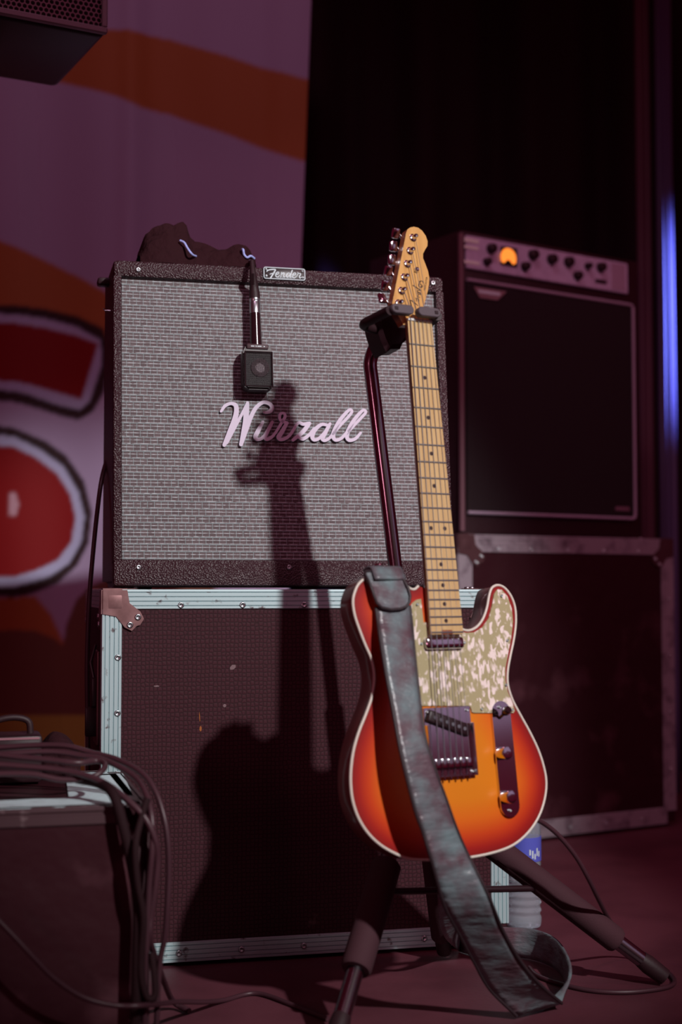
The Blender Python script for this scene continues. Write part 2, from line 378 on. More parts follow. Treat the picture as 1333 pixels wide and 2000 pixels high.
# drape at the right edge of the stage
M_DRAPE = mat('maroon_drape', (0.13, 0.050, 0.075), 0.55)
def gather(name, px0, px1, Y, z1, label, lobes, m, ph=0.0):
    bm = bmesh.new(); a = P(px0, 600, Y).x; b = P(px1, 600, Y).x; c = (a + b) / 2; h = (b - a) / 2; seg = 72; rows = 14; rings = []
    for j in range(rows + 1):
        z = z1 * j / rows; rg = []; tw = 0.10 * math.sin(z * 2.1 + ph); sc = 1 - 0.10 * math.sin(z * 1.4 + ph) ** 2
        for k in range(seg):
            th = 2 * math.pi * k / seg; r = h * sc * (0.86 + 0.14 * math.cos(lobes * (th + tw)))
            rg.append(bm.verts.new((c + r * math.cos(th), Y + r * 0.9 * math.sin(th), z)))
        rings.append(rg)
    for A, B in zip(rings, rings[1:]):
        for k in range(seg): bm.faces.new((A[k], A[(k + 1) % seg], B[(k + 1) % seg], B[k]))
    bm.faces.new(rings[0]); bm.faces.new(rings[-1])
    return tag(obj(name, bm, m, None, 180), label, 'curtain')
gather('gathered_curtain', 1246, 1276, 4.445, 4.0, 'slim gathered maroon curtain hanging right of the bass amplifier', 7, M_DRAPE, 0.4)
gather('gathered_curtain', 1284, 1320, 4.42, 4.0, 'gathered curtain with blue light along its folds', 9, mat('dark_purple_drape', (0.10, 0.075, 0.17), 0.5), 1.7)

# ================================================================== FLIGHT CASES
def angle_profile(w, ridges):
    """outer surface of an aluminium angle: (distance from the edge, height) on one leg"""
    pts = [(0.0, 0.0030)]; n = ridges
    for i in range(n):
        a = w * (i + 0.12) / n; b = w * (i + 0.88) / n
        pts += [(a, 0.0030), (a + w * 0.02, 0.0006), (b - w * 0.56 / n, 0.0006), (b - w * 0.50 / n, 0.0030), (b, 0.0030)]
    pts.append((w, 0.0008)); return pts
def trim(parent, a, b, n1, n2, w, m, ridges=4):
    """L-shaped aluminium angle along the edge a-b, outward normals n1 and n2"""
    a, b, n1, n2 = map(Vector, (a, b, n1, n2)); prof = angle_profile(w, ridges); bm = bmesh.new()
    path = [(-n2 * d + n1 * h) for d, h in reversed(prof)] + [n1 * 0.0028 + n2 * 0.0028] + [(-n1 * d + n2 * h) for d, h in prof]
    path += [Vector((0, 0, 0)) - n1 * w, Vector((0, 0, 0)), -n2 * w]
    A = [bm.verts.new(a + p) for p in path]; B = [bm.verts.new(b + p) for p in path]; n = len(path)
    for i in range(n): bm.faces.new((A[i], A[(i + 1) % n], B[(i + 1) % n], B[i]))
    bm.faces.new(A); bm.faces.new(list(reversed(B)))
    return obj('edge_trim', bm, m, parent)
def ball_corner(parent, c, sx, sy, sz, m, k=1.0):
    """steel ball corner with a flange and two rivets on each face; s? point outward"""
    bm = bmesh.new()
    r = 0.026 * k
    e = 0.046 * k; o_ = e / 2 - 0.0050
    box(bm, (c[0] - sx * o_, c[1] - sy * o_, c[2] - sz * o_), (e, e, e), 0.013 * k, 4)
    shp = [(-0.002, -0.002), (0.038, -0.002), (0.042, 0.020), (0.060, 0.034), (0.066, 0.046), (0.060, 0.056), (0.054, 0.058), (0.046, 0.066), (0.034, 0.060), (0.020, 0.042), (-0.002, 0.038)]
    X, Y, Z = Vector((sx, 0, 0)), Vector((0, sy, 0)), Vector((0, 0, sz)); C = Vector(c)
    for n, u, v in ((X, Y, Z), (Y, X, Z), (Z, X, Y)):
        prism(bm, shp, lambda p: C - u * p[0] * k - v * p[1] * k, lambda p: C - u * p[0] * k - v * p[1] * k + n * 0.0048)
    o = obj('corner_bracket', bm, m, parent, 40)
    for n, u, v in ((X, Y, Z), (Y, X, Z), (Z, X, Y)):
        for p in ((0.056, 0.043), (0.043, 0.056)):
            pos = C - u * p[0] * k - v * p[1] * k + n * 0.0046
            put(RIVET, 'rivet', o, Matrix.Translation(pos) @ n.to_track_quat('Z', 'Y').to_matrix().to_4x4())
    return o
def flight_case(name, label, M, w, d, h, tw, board, alu, ball, rx, rz, z0=0.0, corners=True, bottom_corners=True, ridges=4, k=1.0):
    t = thing(name, label, 'flight case', M)
    bm = bmesh.new(); box(bm, (w / 2, d / 2, z0 + (h - z0) / 2), (w, d, h - z0)); obj('body', bm, board, t)
    x0, x1, y0, y1, za, zb = 0, w, 0, d, z0, h
    for y, ny in ((y0, -1), (y1, 1)):
        for z, nz in ((za, -1), (zb, 1)): trim(t, (x0 + 0.03, y, z), (x1 - 0.03, y, z), (0, ny, 0), (0, 0, nz), tw, alu, ridges)
        for x, nx in ((x0, -1), (x1, 1)): trim(t, (x, y, za + 0.03), (x, y, zb - 0.03), (0, ny, 0), (nx, 0, 0), tw, alu, ridges)
    for x, nx in ((x0, -1), (x1, 1)):
        for z, nz in ((za, -1), (zb, 1)): trim(t, (x, y0 + 0.03, z), (x, y1 - 0.03, z), (0, 0, nz), (nx, 0, 0), tw, alu, ridges)
    if corners:
        for x, sx in ((x0, -1), (x1, 1)):
            for y, sy in ((y0, -1), (y1, 1)):
                for z, sz in ((za, -1), (zb, 1)):
                    if sz < 0 and not bottom_corners: continue
                    ball_corner(t, (x, y, z), sx, sy, sz, ball, k)
    for x in rx:
        for z in (zb - tw * 0.78, za + tw * 0.4): put(RIVET, 'rivet', t, face_y(x, z, -0.0022))
    for z in rz:
        for x in (x0 + tw * 0.78, x1 - tw * 0.4): put(RIVET, 'rivet', t, face_y(x, z, -0.0022))
    return t
YAW = 13.5
lc = P(203.5, 1150, 2.37)
MC = frame((lc.x, 2.37, 0), YAW)
CH = 0.622
case = flight_case('flight_case', 'big black flight case with aluminium edges under the guitar amplifier', MC, 0.7056, 0.44, CH, 0.030, M_HEX, M_ALU, M_BALL,
                   [0.128, 0.233, 0.340, 0.447, 0.553], [0.10, 0.21, 0.32, 0.42, 0.512], z0=0.010, bottom_corners=False)
for x in (0.06, 0.64):
    for y in (0.06, 0.38):
        bm = bmesh.new(); box(bm, (x, y, 0.005), (0.05, 0.05, 0.0105), 0.002); obj('foot', bm, M_RUBBER, case)
# butterfly latch and handle on the left side of the case
bm = bmesh.new(); box(bm, (-0.004, 0.10, 0.44), (0.006, 0.09, 0.16), 0.002); lt = obj('latch_dish', bm, mat('dark_zinc', (0.16, 0.08, 0.085), 0.4, metal=0.7), case)
bm = bmesh.new(); box(bm, (-0.014, 0.075, 0.40), (0.022, 0.012, 0.05), 0.003); box(bm, (-0.010, 0.075, 0.45), (0.010, 0.02, 0.05), 0.003)
tube(bm, [(-0.010, 0.075, 0.47), (-0.016, 0.08, 0.50), (-0.008, 0.085, 0.53)], 0.003, 8); obj('latch_wing', bm, M_BLACK, lt, 40)

def chip(px, py, w, h, a, m):
    u, v = L(MC, px, py, 0.0); bm = bmesh.new(); q = [(-0.5, -0.2), (-0.1, -0.5), (0.35, -0.35), (0.5, 0.1), (0.1, 0.5), (-0.4, 0.25)]
    ca_, sa_ = math.cos(R(a)), math.sin(R(a)); q = [(x * w * ca_ - z * h * sa_ + u, x * w * sa_ + z * h * ca_ + v) for x, z in q]
    prism(bm, q, lambda p: Vector((p[0], -0.0006, p[1])), lambda p: Vector((p[0], 0.0004, p[1]))); obj('paint_chip', bm, m, case)
M_CHIP = mat('pale_scuff', (0.20, 0.13, 0.14), 0.7); M_OCHRE = mat('ochre_paint', (0.36, 0.11, 0.02), 0.6)
chip(455, 1303, 0.012, 0.008, 30, M_CHIP); chip(306, 1340, 0.010, 0.003, 0, M_CHIP); chip(439, 1378, 0.006, 0.006, 0, M_CHIP); chip(392, 1423, 0.004, 0.010, 0, M_OCHRE); chip(390, 1400, 0.0015, 0.018, 4, M_OCHRE)
# ================================================================== GUITAR AMPLIFIER
AYL = 2.394
ax = P(221, 1147, AYL)
MA = frame((ax.x, AYL, CH + 0.0066), YAW)
amp = thing('guitar_amplifier', 'black guitar combo amplifier with silver grille cloth on the flight case', 'amplifier', MA)
AW, AH, SL = 0.603, 0.573, R(6.2); s_, c_ = math.sin(SL), math.cos(SL)
MS = MA @ Matrix.Rotation(-SL, 4, 'X')                       # frame of the sloping front, plane y = 0
SLI = Matrix.Rotation(-SL, 4, 'X')
VH = AH / c_
g_tl = L(MS, 236, 541.6); g_bl = L(MS, 238.7, 1092); g_tr = L(MS, 857, 571)
u0, u1 = g_bl[0], AW - 0.016; v0, v1 = g_bl[1], 0.5 * (g_tl[1] + g_tr[1])
REC = 0.012
bm = bmesh.new()
prof = [(REC, 0.0), (0.27, 0.0), (0.262, AH), (s_ * VH + REC, AH)]
prism(bm, prof, lambda p: Vector((0.0, p[0], p[1])), lambda p: Vector((AW, p[0], p[1])))
es = [e for e in bm.edges]; bmesh.ops.bevel(bm, geom=es, offset=0.010, segments=3, affect='EDGES')
obj('cabinet', bm, M_TOLEX, amp, 40)
def slab(name, ua, ub, va, vb, ya, yb, m, bev=0.004, parent=None):
    bm = bmesh.new(); box(bm, ((ua + ub) / 2, (ya + yb) / 2, (va + vb) / 2), (ub - ua, yb - ya, vb - va), bev, 2, SLI)
    return obj(name, bm, m, parent or amp, 40)
slab('header_panel', 0.0, AW, v1, VH - 0.001, -0.002, 0.03, M_TOLEX, 0.008)
slab('bottom_rail', 0.0, AW, 0.002, v0, -0.002, 0.03, M_TOLEX, 0.006)
slab('side_rail', 0.0, u0, v0 - 0.004, v1 + 0.004, -0.0015, 0.03, M_TOLEX, 0.004)
slab('side_rail', u1, AW, v0 - 0.004, v1 + 0.004, -0.0015, 0.03, M_TOLEX, 0.004)
bm = bmesh.new(); box(bm, ((u0 + u1) / 2, 0.013, (v0 + v1) / 2), (u1 - u0 + 0.004, 0.008, v1 - v0 + 0.004)); g = obj('grille_cloth', bm, M_GRILLE, amp); g.matrix_basis = SLI
def on_front(px, py, y=0.0, R0=MS): return L(R0, px, py, y)
for p in ((270, 527), (271, 1108), (565, 1108), (846, 553), (862, 1112)):
    u, v = on_front(*p, -0.002); put(SCREW, 'screw', amp, SLI @ face_y(u, v, -0.0018))
# foot pads and the side bracket
for x in (0.05, AW - 0.05):
    for y in (0.05, 0.22):
        bm = bmesh.new(); lathe(bm, [(0.018, -0.0064), (0.02, -0.002), (0.02, 0.002)], Matrix.Translation((x, y, 0))); obj('foot', bm, M_RUBBER, amp, 40)
bm = bmesh.new(); box(bm, (-0.008, 0.16, AH - 0.022), (0.026, 0.03, 0.014), 0.005); obj('side_bracket', bm, M_BLACK, amp, 40)
bm = bmesh.new(); tube(bm, [(0.0, 0.12, 0.492), (-0.010, 0.12, 0.492), (-0.012, 0.12, 0.496)], 0.0012, 6); obj('side_pin', bm, M_STEEL, amp)
# handle strap on the top
bm = bmesh.new(); tube(bm, cat_rom([(0.285, 0.17, AH), (0.30, 0.17, AH + 0.012), (0.37, 0.17, AH + 0.014), (0.44, 0.17, AH + 0.012), (0.455, 0.17, AH)], 5), 0.006, 8); obj('handle', bm, M_BLACK, amp, 60)
# badge with raised script
bu0, bv0 = on_front(513, 548.5); bu1, bv1 = on_front(596, 521.5)
pa = [on_front(514, 522.5), on_front(595.5, 527), on_front(595.5, 550.5), on_front(514, 545.5)]
ub0 = (pa[0][0] + pa[3][0]) / 2; ub1 = (pa[1][0] + pa[2][0]) / 2; vb1 = (pa[0][1] + pa[1][1]) / 2; vb0 = (pa[2][1] + pa[3][1]) / 2
badge = slab('badge', ub0, ub1, vb0, vb1, -0.0045, -0.001, mat('badge_black', (0.02, 0.008, 0.01), 0.35), 0.0015)
bm = bmesh.new(); e = 0.0016; rc = 0.004; rim = []
for cx, cz, a0 in ((ub1 - rc, vb1 - rc, 0), (ub0 + rc, vb1 - rc, 90), (ub0 + rc, vb0 + rc, 180), (ub1 - rc, vb0 + rc, 270)):
    for k in range(5): th = R(a0 + 22.5 * k); rim.append(SLI @ Vector((cx + (rc - e / 2) * math.cos(th), -0.0047, cz + (rc - e / 2) * math.sin(th))))
tube(bm, rim, 0.0011, 8, closed=True); obj('badge_rim', bm, M_PALE, badge, 60)
for x in (ub0 + 0.005, ub1 - 0.005):
    for z in (vb0 + 0.005, vb1 - 0.005): put(SMALLSCREW, 'screw', badge, SLI @ face_y(x, z, -0.0045))
def strokes(name, parent, strk, org, sc, m, MF, basis, yb, h, kw=1.0):
    bm = bmesh.new()
    for st in strk:
        pts = []; ws = []
        for q in st:
            u, v = L(MF, org[0] + q[0] / sc, org[1] + q[1] / sc, yb); pts.append((u, v)); ws.append(q[2] * kw)
        ribbon2d(bm, pts, ws, lambda a, b, z: basis @ Vector((a, z, b)), yb, yb - h)
    return obj(name, bm, m, parent)
bs = 0.001 / 12.118 * 0.93
BADGE = [[(260, 245, 24), (290, 218, 26), (370, 203, 28), (460, 205, 26), (440, 250, 30), (400, 320, 32), (345, 405, 30)], [(330, 312, 16), (380, 296, 20), (450, 280, 14)],
 [(470, 330, 18), (530, 302, 20), (540, 268, 18), (510, 264, 20), (474, 310, 26), (474, 360, 26), (510, 380, 20), (565, 340, 14)],
 [(612, 268, 20), (588, 385, 24)], [(592, 345, 16), (640, 285, 20), (668, 285, 24), (656, 335, 24), (655, 378, 20), (700, 365, 14)],
 [(805, 295, 18), (765, 285, 20), (725, 335, 26), (730, 380, 24), (770, 370, 18), (812, 300, 16)], [(862, 222, 26), (815, 340, 26), (808, 388, 22), (850, 375, 14)],
 [(870, 350, 18), (930, 325, 20), (942, 290, 18), (910, 283, 20), (874, 330, 26), (872, 385, 24), (910, 402, 20), (965, 365, 14)],
 [(965, 365, 14), (1000, 290, 18), (990, 270, 18)], [(995, 292, 18), (1060, 305, 22), (1032, 370, 26), (1045, 405, 22), (1082, 385, 14)]]
strokes('badge_script', badge, BADGE, (500, 510), 12.118, [M_PALE, M_PALE], MS, SLI, -0.0047, 0.0009, bs)
tu, tv = L(MS, 500 + 680 / 12.118, 510 + 418 / 12.118)
text_obj('badge_text', 'HOT ROD DEVILLE', 0.0032, M_PALE, badge, SLI @ Matrix.Translation((tu, -0.0048, tv)) @ FRONT)

# sign on the grille
GY = 0.009
MSG = MS @ Matrix.Identity(4)
sign = thing('script_sign', 'pale lavender script sign reading Wurzall on the grille cloth', 'sign', MS @ Matrix.Translation((L(MS, 575, 880, GY)[0], GY, L(MS, 575, 880, GY)[1])))
so = Vector((L(MS, 575, 880, GY)[0], GY, L(MS, 575, 880, GY)[1])); SB = Matrix.Translation(-so)
LET = {
 'letter_w': [[(32, 148, 22), (65, 102, 28), (115, 80, 28), (158, 96, 38), (165, 150, 42), (150, 220, 46), (108, 325, 42), (60, 440, 34)], [(80, 420, 30), (130, 320, 34), (190, 215, 26), (262, 75, 26)],
              [(262, 75, 28), (252, 150, 46), (245, 240, 48), (226, 340, 42), (205, 436, 34)], [(212, 420, 30), (250, 310, 36), (298, 180, 36), (342, 110, 34), (400, 70, 32), (455, 85, 34), (474, 120, 34), (455, 148, 34), (428, 158, 26), (405, 158, 20)]],
 'letter_u': [[(395, 240, 26), (352, 320, 38), (330, 368, 38), (345, 390, 32), (385, 382, 28), (430, 330, 24)], [(476, 242, 28), (430, 330, 34), (412, 370, 36), (430, 390, 32), (475, 368, 26), (520, 312, 22)]],
 'letter_r': [[(515, 318, 22), (562, 240, 26), (586, 198, 26), (582, 170, 24), (562, 164, 22), (541, 182, 24), (548, 225, 26), (606, 250, 28)], [(600, 255, 30), (558, 330, 38), (532, 372, 40), (552, 392, 32), (600, 378, 28), (640, 340, 26), (688, 262, 26)]],
 'letter_z': [[(680, 275, 24), (708, 246, 26), (745, 260, 30), (800, 250, 26)], [(795, 258, 34), (738, 330, 38), (655, 398, 28)], [(698, 368, 26), (742, 388, 32), (798, 350, 28), (835, 300, 22)]],
 'letter_a': [[(955, 268, 26), (905, 262, 30), (850, 305, 36), (824, 360, 38), (838, 394, 32), (880, 384, 28), (930, 330, 24), (965, 272, 24)], [(978, 256, 26), (930, 345, 38), (912, 385, 36), (935, 400, 30), (975, 378, 26), (1010, 330, 24)]],
 'letter_l': [[(1004, 345, 24), (1062, 275, 26), (1128, 205, 26), (1166, 155, 26), (1156, 134, 24), (1126, 152, 28), (1060, 230, 34), (1012, 325, 38), (1006, 372, 36), (1030, 398, 30), (1078, 380, 28), (1122, 330, 24)]],
 'letter_l2': [[(1124, 340, 24), (1182, 275, 26), (1248, 205, 26), (1286, 160, 26), (1278, 138, 24), (1248, 152, 28), (1182, 230, 34), (1132, 325, 38), (1126, 376, 36), (1150, 400, 30), (1200, 384, 28), (1244, 335, 22)]],
}
ssc = 0.001 / 4.443 * 0.91
for i, (nm, st) in enumerate(LET.items()):
    bm = bmesh.new()
    for k2, s in enumerate(st):
        pts = [L(MS, 425 + q[0] / 4.443, 770 + q[1] / 4.443, GY - 0.006) for q in s]
        lift = 0.00012 * (k2 + 3 * (i % 2))
        ribbon2d(bm, pts, [q[2] * ssc for q in s], lambda a, b, z: SB @ Vector((a, z, b)), GY, GY - 0.006 - lift)
    obj('letter', bm, [M_WHITE, M_TEALSIDE], sign)

# ================================================================== MICROPHONE ON THE AMP FRONT
MY = -0.018
def onm(px, py, y=MY): u, v = L(MS, px, py, y); return u, v
hu, hv = onm(502.5, 765)
mic = thing('microphone', 'black square-headed microphone hanging by its cable before the grille', 'microphone', MS @ Matrix.Translation((hu, MY, hv)))
MI = Matrix.Translation((-hu, -MY, -hv))
def mpt(px, py, y=MY): u, v = onm(px, py, y); return MI @ Vector((u, y, v))
bm = bmesh.new(); a, b = mpt(500.5, 676), mpt(498.5, 612)
tube(bm, [a, a.lerp(b, 0.5), b], [0.0108, 0.0100, 0.0095], 20); obj('body', bm, M_GLOSSBLACK, mic, 50)
bm = bmesh.new(); a, b = mpt(498.5, 613), mpt(498, 584)
tube(bm, [a, a.lerp(b, 0.02), a.lerp(b, 0.72), a.lerp(b, 0.75), a.lerp(b, 0.82), a.lerp(b, 0.86), b], [0.0088, 0.0098, 0.0098, 0.0092, 0.0092, 0.0098, 0.0098], 20); pl = obj('plug', bm, M_STEEL, mic, 50)
bm = bmesh.new(); pp = [mpt(498, 585), mpt(497.5, 574), mpt(496, 555), mpt(494, 535, -0.034), mpt(492.5, 510, -0.024)]
tube(bm, pp, [0.0098, 0.0096, 0.0078, 0.0056, 0.0045], 16); obj('cable_boot', bm, M_RUBBER, mic, 50)
bm = bmesh.new()
w0 = mpt(492.5, 512, -0.024); top = AH / c_
ul, vl = onm(492, 500, -0.01)
cb = [w0, MI @ Vector((ul, -0.012, VH + 0.002)), MI @ Vector((ul + 0.001, 0.012, VH + 0.010)), MI @ Vector((ul + 0.02, 0.06, VH + 0.003)), MI @ Vector((ul + 0.05, 0.15, VH - 0.007)), MI @ Vector((ul + 0.05, 0.24, VH - 0.017))]
tube(bm, cat_rom(cb, 6), 0.0038, 8); obj('cable', bm, M_CABLE, mic, 60)
# head
hc = mpt(502.5, 720); hw, hd, hh = 0.054, 0.030, 0.080
bm = bmesh.new(); out = []
for x, z in ((-0.020, 0.5), (0.020, 0.5), (0.5 * hw, 0.33), (0.5 * hw, -0.42), (0.019, -0.5), (-0.019, -0.5), (-0.5 * hw, -0.42), (-0.5 * hw, 0.33)): out.append((hc.x + x, hc.z + z * hh))
prism(bm, out, lambda p: Vector((p[0], hc.y - hd * 0.42, p[1])), lambda p: Vector((p[0], hc.y + hd * 0.58, p[1])))
bmesh.ops.bevel(bm, geom=bm.edges[:], offset=0.003, segments=2, affect='EDGES'); head = obj('head', bm, M_BLACK, mic, 40)
bm = bmesh.new(); box(bm, (hc.x - 0.001, hc.y - hd * 0.42, hc.z + hh * 0.5 - 0.004), (0.038, 0.006, 0.009), 0.0015); nb = obj('name_band', bm, mat('maroon_black', (0.05, 0.02, 0.026), 0.5), head, 40)
bm = bmesh.new()
for dx, w in ((-0.010, 0.006), (-0.004, 0.002), (0.002, 0.007), (0.0105, 0.002)): box(bm, (hc.x + dx, hc.y - hd * 0.42 - 0.0031, hc.z + hh * 0.5 - 0.004), (w, 0.0003, 0.0016))
tag(obj('name_print', bm, M_PALE, nb), kind='stuff')
bm = bmesh.new(); ycap = hc.y - hd * 0.42 - 0.0008
lathe(bm, [(0.0162, 0.0), (0.0162, 0.0016), (0.0085, 0.0020), (0.0085, 0.0006), (0.0, 0.0006)], Matrix.Translation((hc.x + 0.003, ycap, hc.z - 0.002)) @ Matrix.Rotation(math.pi / 2, 4, 'X'), 28)
obj('capsule_ring', bm, mat('capsule_grey', (0.75, 0.62, 0.68), 0.5), head, 40)
bm = bmesh.new(); ym = ycap - 0.0034; gx, gz = 0.024, 0.031
i = -gx
while i <= gx: box(bm, (hc.x + i, ym, hc.z - 0.005), (0.0006, 0.0006, gz * 2)); i += 0.0019
i = -gz
while i <= gz: box(bm, (hc.x, ym, hc.z - 0.005 + i), (gx * 2, 0.0006, 0.0006)); i += 0.0019
tag(obj('mesh_grille', bm, mat('wire_grey', (0.014, 0.008, 0.010), 0.6, spec=0.1), head), kind='stuff')
bm = bmesh.new(); ring = []
for x, z in ((-gx, -gz), (gx, -gz), (gx, gz), (-gx, gz)): ring.append(Vector((hc.x + x, ym, hc.z - 0.005 + z)))
tube(bm, ring, 0.0014, 8, closed=True); obj('grille_rim', bm, M_BLACK, head)

# ================================================================== CLOTH BUNDLE AND CORD ON THE AMP
TY = s_ * VH + 0.012
def topu(px, py, y): I = MA.inverted(); o = I @ CO; d = I.to_3x3() @ ray(px, py); t = (y - o.y) / d.y; q = o + d * t; return q.x, q.z
sil = [(270, 499), (276, 486), (284, 466), (296, 458), (325, 452), (356, 449), (365, 456), (369, 472), (395, 482), (420, 490), (440, 494), (460, 488), (478, 486), (488, 497), (492, 504)]
su = [topu(px, py, 0.13) for px, py in sil]; zb = AH + 0.0005
bm = bmesh.new(); nu, nw = 60, 22; g = []
for i in range(nu + 1):
    t = i / nu; x = su[0][0] + (su[-1][0] - su[0][0]) * t
    k = max(j for j in range(len(su) - 1) if su[j][0] <= x + 1e-9); f = min(1, (x - su[k][0]) / (su[k + 1][0] - su[k][0])); h = max(0.0, su[k][1] * (1 - f) + su[k + 1][1] * f - zb)
    row = []
    for j in range(nw + 1):
        w = -1 + 2 * j / nw; prof = max(0.0, 1 - abs(w) ** 2.6)
        cre = 1 + 0.16 * math.sin(9 * w + 40 * x) * prof + 0.10 * math.sin(23 * w - 65 * x)
        row.append(bm.verts.new((x, 0.142 + 0.062 * w + 0.006 * math.sin(50 * x), zb + max(0.0, h * (prof ** 0.6) * cre))))
    g.append(row)
for i in range(nu):
    for j in range(nw): bm.faces.new((g[i][j], g[i + 1][j], g[i + 1][j + 1], g[i][j + 1]))
ew = [g[i][0] for i in range(nu + 1)] + [g[nu][j] for j in range(1, nw + 1)] + [g[i][nw] for i in range(nu - 1, -1, -1)] + [g[0][j] for j in range(nw - 1, 0, -1)]
bm.faces.new(ew)
base = Vector((su[5][0], 0.14, zb))
for v in bm.verts: v.co -= base
cl = obj('cloth_bundle', bm, M_CLOTHBLACK, None, 60); cl.matrix_world = MA @ Matrix.Translation(base)
tag(cl, 'crumpled black cloth bundle lying on top of the guitar amplifier', 'cloth')
bm = bmesh.new()
cp = [(352, 470, 0.085), (360, 474, 0.080), (366, 484, 0.075), (373, 494, 0.070), (381, 500, 0.085), (400, 503, 0.15), (440, 504, 0.17), (462, 502, 0.14), (474, 487, 0.085), (477, 497, 0.080), (483, 503, 0.078), (490, 500, 0.078), (497, 505, 0.085)]
q = []
for px, py, y in cp: u, v = topu(px, py, y); q.append((u, y, max(v, AH + 0.003)))
tube(bm, cat_rom(q, 6), 0.0022, 8)
co = obj('pale_cord', bm, mat('pale_blue_cord', (0.42, 0.50, 0.95), 0.5), None, 60); co.matrix_world = MA
tag(co, 'thin pale blue cord winding beside the black cloth bundle', 'cord')

# ================================================================== ELECTRIC GUITAR
GYAW, GLEAN, GB = 30.0, 8.5, 2.036
rot = Matrix.Rotation(R(GYAW), 4, 'Z') @ Matrix.Rotation(R(-GLEAN), 4, 'X')
ZB = 0.140                                                     # bridge height above the tail
gl = P(886, 1486, GB) - rot @ Vector((0, 0, ZB))
MG = Matrix.Translation(gl) @ rot
gtr = thing('electric_guitar', 'sunburst electric guitar with pearl pickguard standing on the guitar stand', 'guitar', MG)
def G(zx, zy, y=0.0): return L(MG, 660 + zx / 3.1, 1080 + zy / 3.1, y)          # survey of the body
def H4(zx, zy, y): return L(MG, 680 + zx / 6.06, 430 + zy / 6.06, y)             # survey of the headstock
THK = 0.042
outl = [(490, 200), (465, 220), (435, 212), (400, 178), (350, 140), (290, 118), (230, 120), (180, 145), (130, 185), (103, 240), (93, 300), (105, 380), (135, 470), (170, 560), (205, 640), (222, 720), (222, 790), (205, 880), (170, 980), (130, 1080), (98, 1190), (82, 1300), (80, 1400), (92, 1500), (125, 1600), (180, 1690), (250, 1760), (330, 1810), (430, 1850), (560, 1858), (680, 1855), (800, 1843), (920, 1820), (1030, 1785), (1110, 1735), (1180, 1660), (1230, 1570), (1258, 1470), (1264, 1380), (1248, 1290), (1215, 1190), (1165, 1085), (1110, 985), (1060, 890), (1032, 800), (1030, 720), (1045, 630), (1068, 520), (1080, 420), (1075, 330), (1050, 260), (1010, 210), (970, 195), (935, 212), (918, 260), (905, 330), (880, 400), (840, 450), (790, 470), (745, 455), (722, 425)]
o2 = [Vector((p.x, p.y)) for p in cat_rom([(*G(*p), 0) for p in outl], 4)]
o2 += [Vector(G(680, 330)), Vector(G(600, 240))]
n = len(o2)
def segd(p, a, b):
    ab = b - a; t = max(0, min(1, (p - a).dot(ab) / max(ab.length_squared, 1e-12))); return (p - a - ab * t).length
nb_ = n - 2
def edged(p): return min(segd(p, o2[i], o2[i + 1]) for i in range(nb_ - 1))
xs = [p.x for p in o2]; zs = [p.y for p in o2]; pin = []
pl2 = [(p.x, p.y) for p in o2]
step = 0.0062; x = min(xs)
while x < max(xs):
    z = min(zs)
    while z < max(zs):
        if inside(x, z, pl2) and segd_ok(x, z) if False else inside(x, z, pl2): pin.append(Vector((x, z)))
        z += step
    x += step
pin = [p for p in pin if min((p - q).length for q in o2) > 0.003]
allp = o2 + pin
res = delaunay_2d_cdt(allp, [(i, (i + 1) % n) for i in range(n)], [], 1, 1e-6)
bm = bmesh.new(); lay = bm.loops.layers.float_color.new('burst')
vv = [bm.verts.new((p.x, 0, p.y)) for p in res[0]]; dd = [edged(p) for p in res[0]]
RAMP = [(0.0, (0.20, 0.004, 0.004)), (0.012, (0.36, 0.008, 0.004)), (0.028, (0.58, 0.045, 0.003)), (0.052, (0.72, 0.135, 0.003)), (0.080, (0.72, 0.200, 0.002)), (0.2, (0.74, 0.235, 0.002))]
def ramp(d):
    for (a, ca), (b, cb2) in zip(RAMP, RAMP[1:]):
        if d <= b: t = (d - a) / (b - a); return tuple(u + (v - u) * t for u, v in zip(ca, cb2))
    return RAMP[-1][1]
fcols = [ramp(d) for d in dd]
for f in res[2]:
    try: ff = bm.faces.new([vv[i] for i in f])
    except ValueError: continue
    for lp, i in zip(ff.loops, f): lp[lay] = (*fcols[i], 1)
obj('top', bm, attr_mat('sunburst_lacquer', 'burst', 0.40, 0.08), gtr)
bm = bmesh.new(); rings = []
for y, ins in ((0.0002, 0.0), (THK * 0.86, 0.0), (THK * 0.97, 0.0025), (THK, 0.006)):
    rg = []
    for i, p in enumerate(o2):
        a, b = o2[i - 1], o2[(i + 1) % n]; t = (b - a).normalized(); nr = Vector((-t.y, t.x)); q = p + nr * ins
        rg.append(bm.verts.new((q.x, y, q.y)))
    rings.append(rg)
A2 = sum(o2[i].x * o2[(i + 1) % n].y - o2[(i + 1) % n].x * o2[i].y for i in range(n))
if A2 < 0:
    for (y, ins), rg in zip(((0, 0), (0, 0), (0, 0.0025), (0, 0.006)), rings):
        for i, p in enumerate(o2):
            a, b = o2[i - 1], o2[(i + 1) % n]; t = (b - a).normalized(); nr = Vector((t.y, -t.x)); q = p + nr * ins; rg[i].co.x = q.x; rg[i].co.z = q.y
for A, B in zip(rings, rings[1:]):
    for k in range(n): bm.faces.new((A[k], A[(k + 1) % n], B[(k + 1) % n], B[k]))
bm.faces.new(rings[-1]); bm.faces.new(rings[0])
M_BURSTSIDE = mat('dark_red_lacquer', (0.17, 0.012, 0.010), 0.35, coat=0.3)
body = obj('body', bm, M_BURSTSIDE, gtr, 40)
bm = bmesh.new(); tube(bm, [(p.x, 0.0006, p.y) for p in o2[:nb_]], 0.0020, 8); obj('binding', bm, mat('cream_binding', (0.72, 0.66, 0.58), 0.4), gtr, 60)
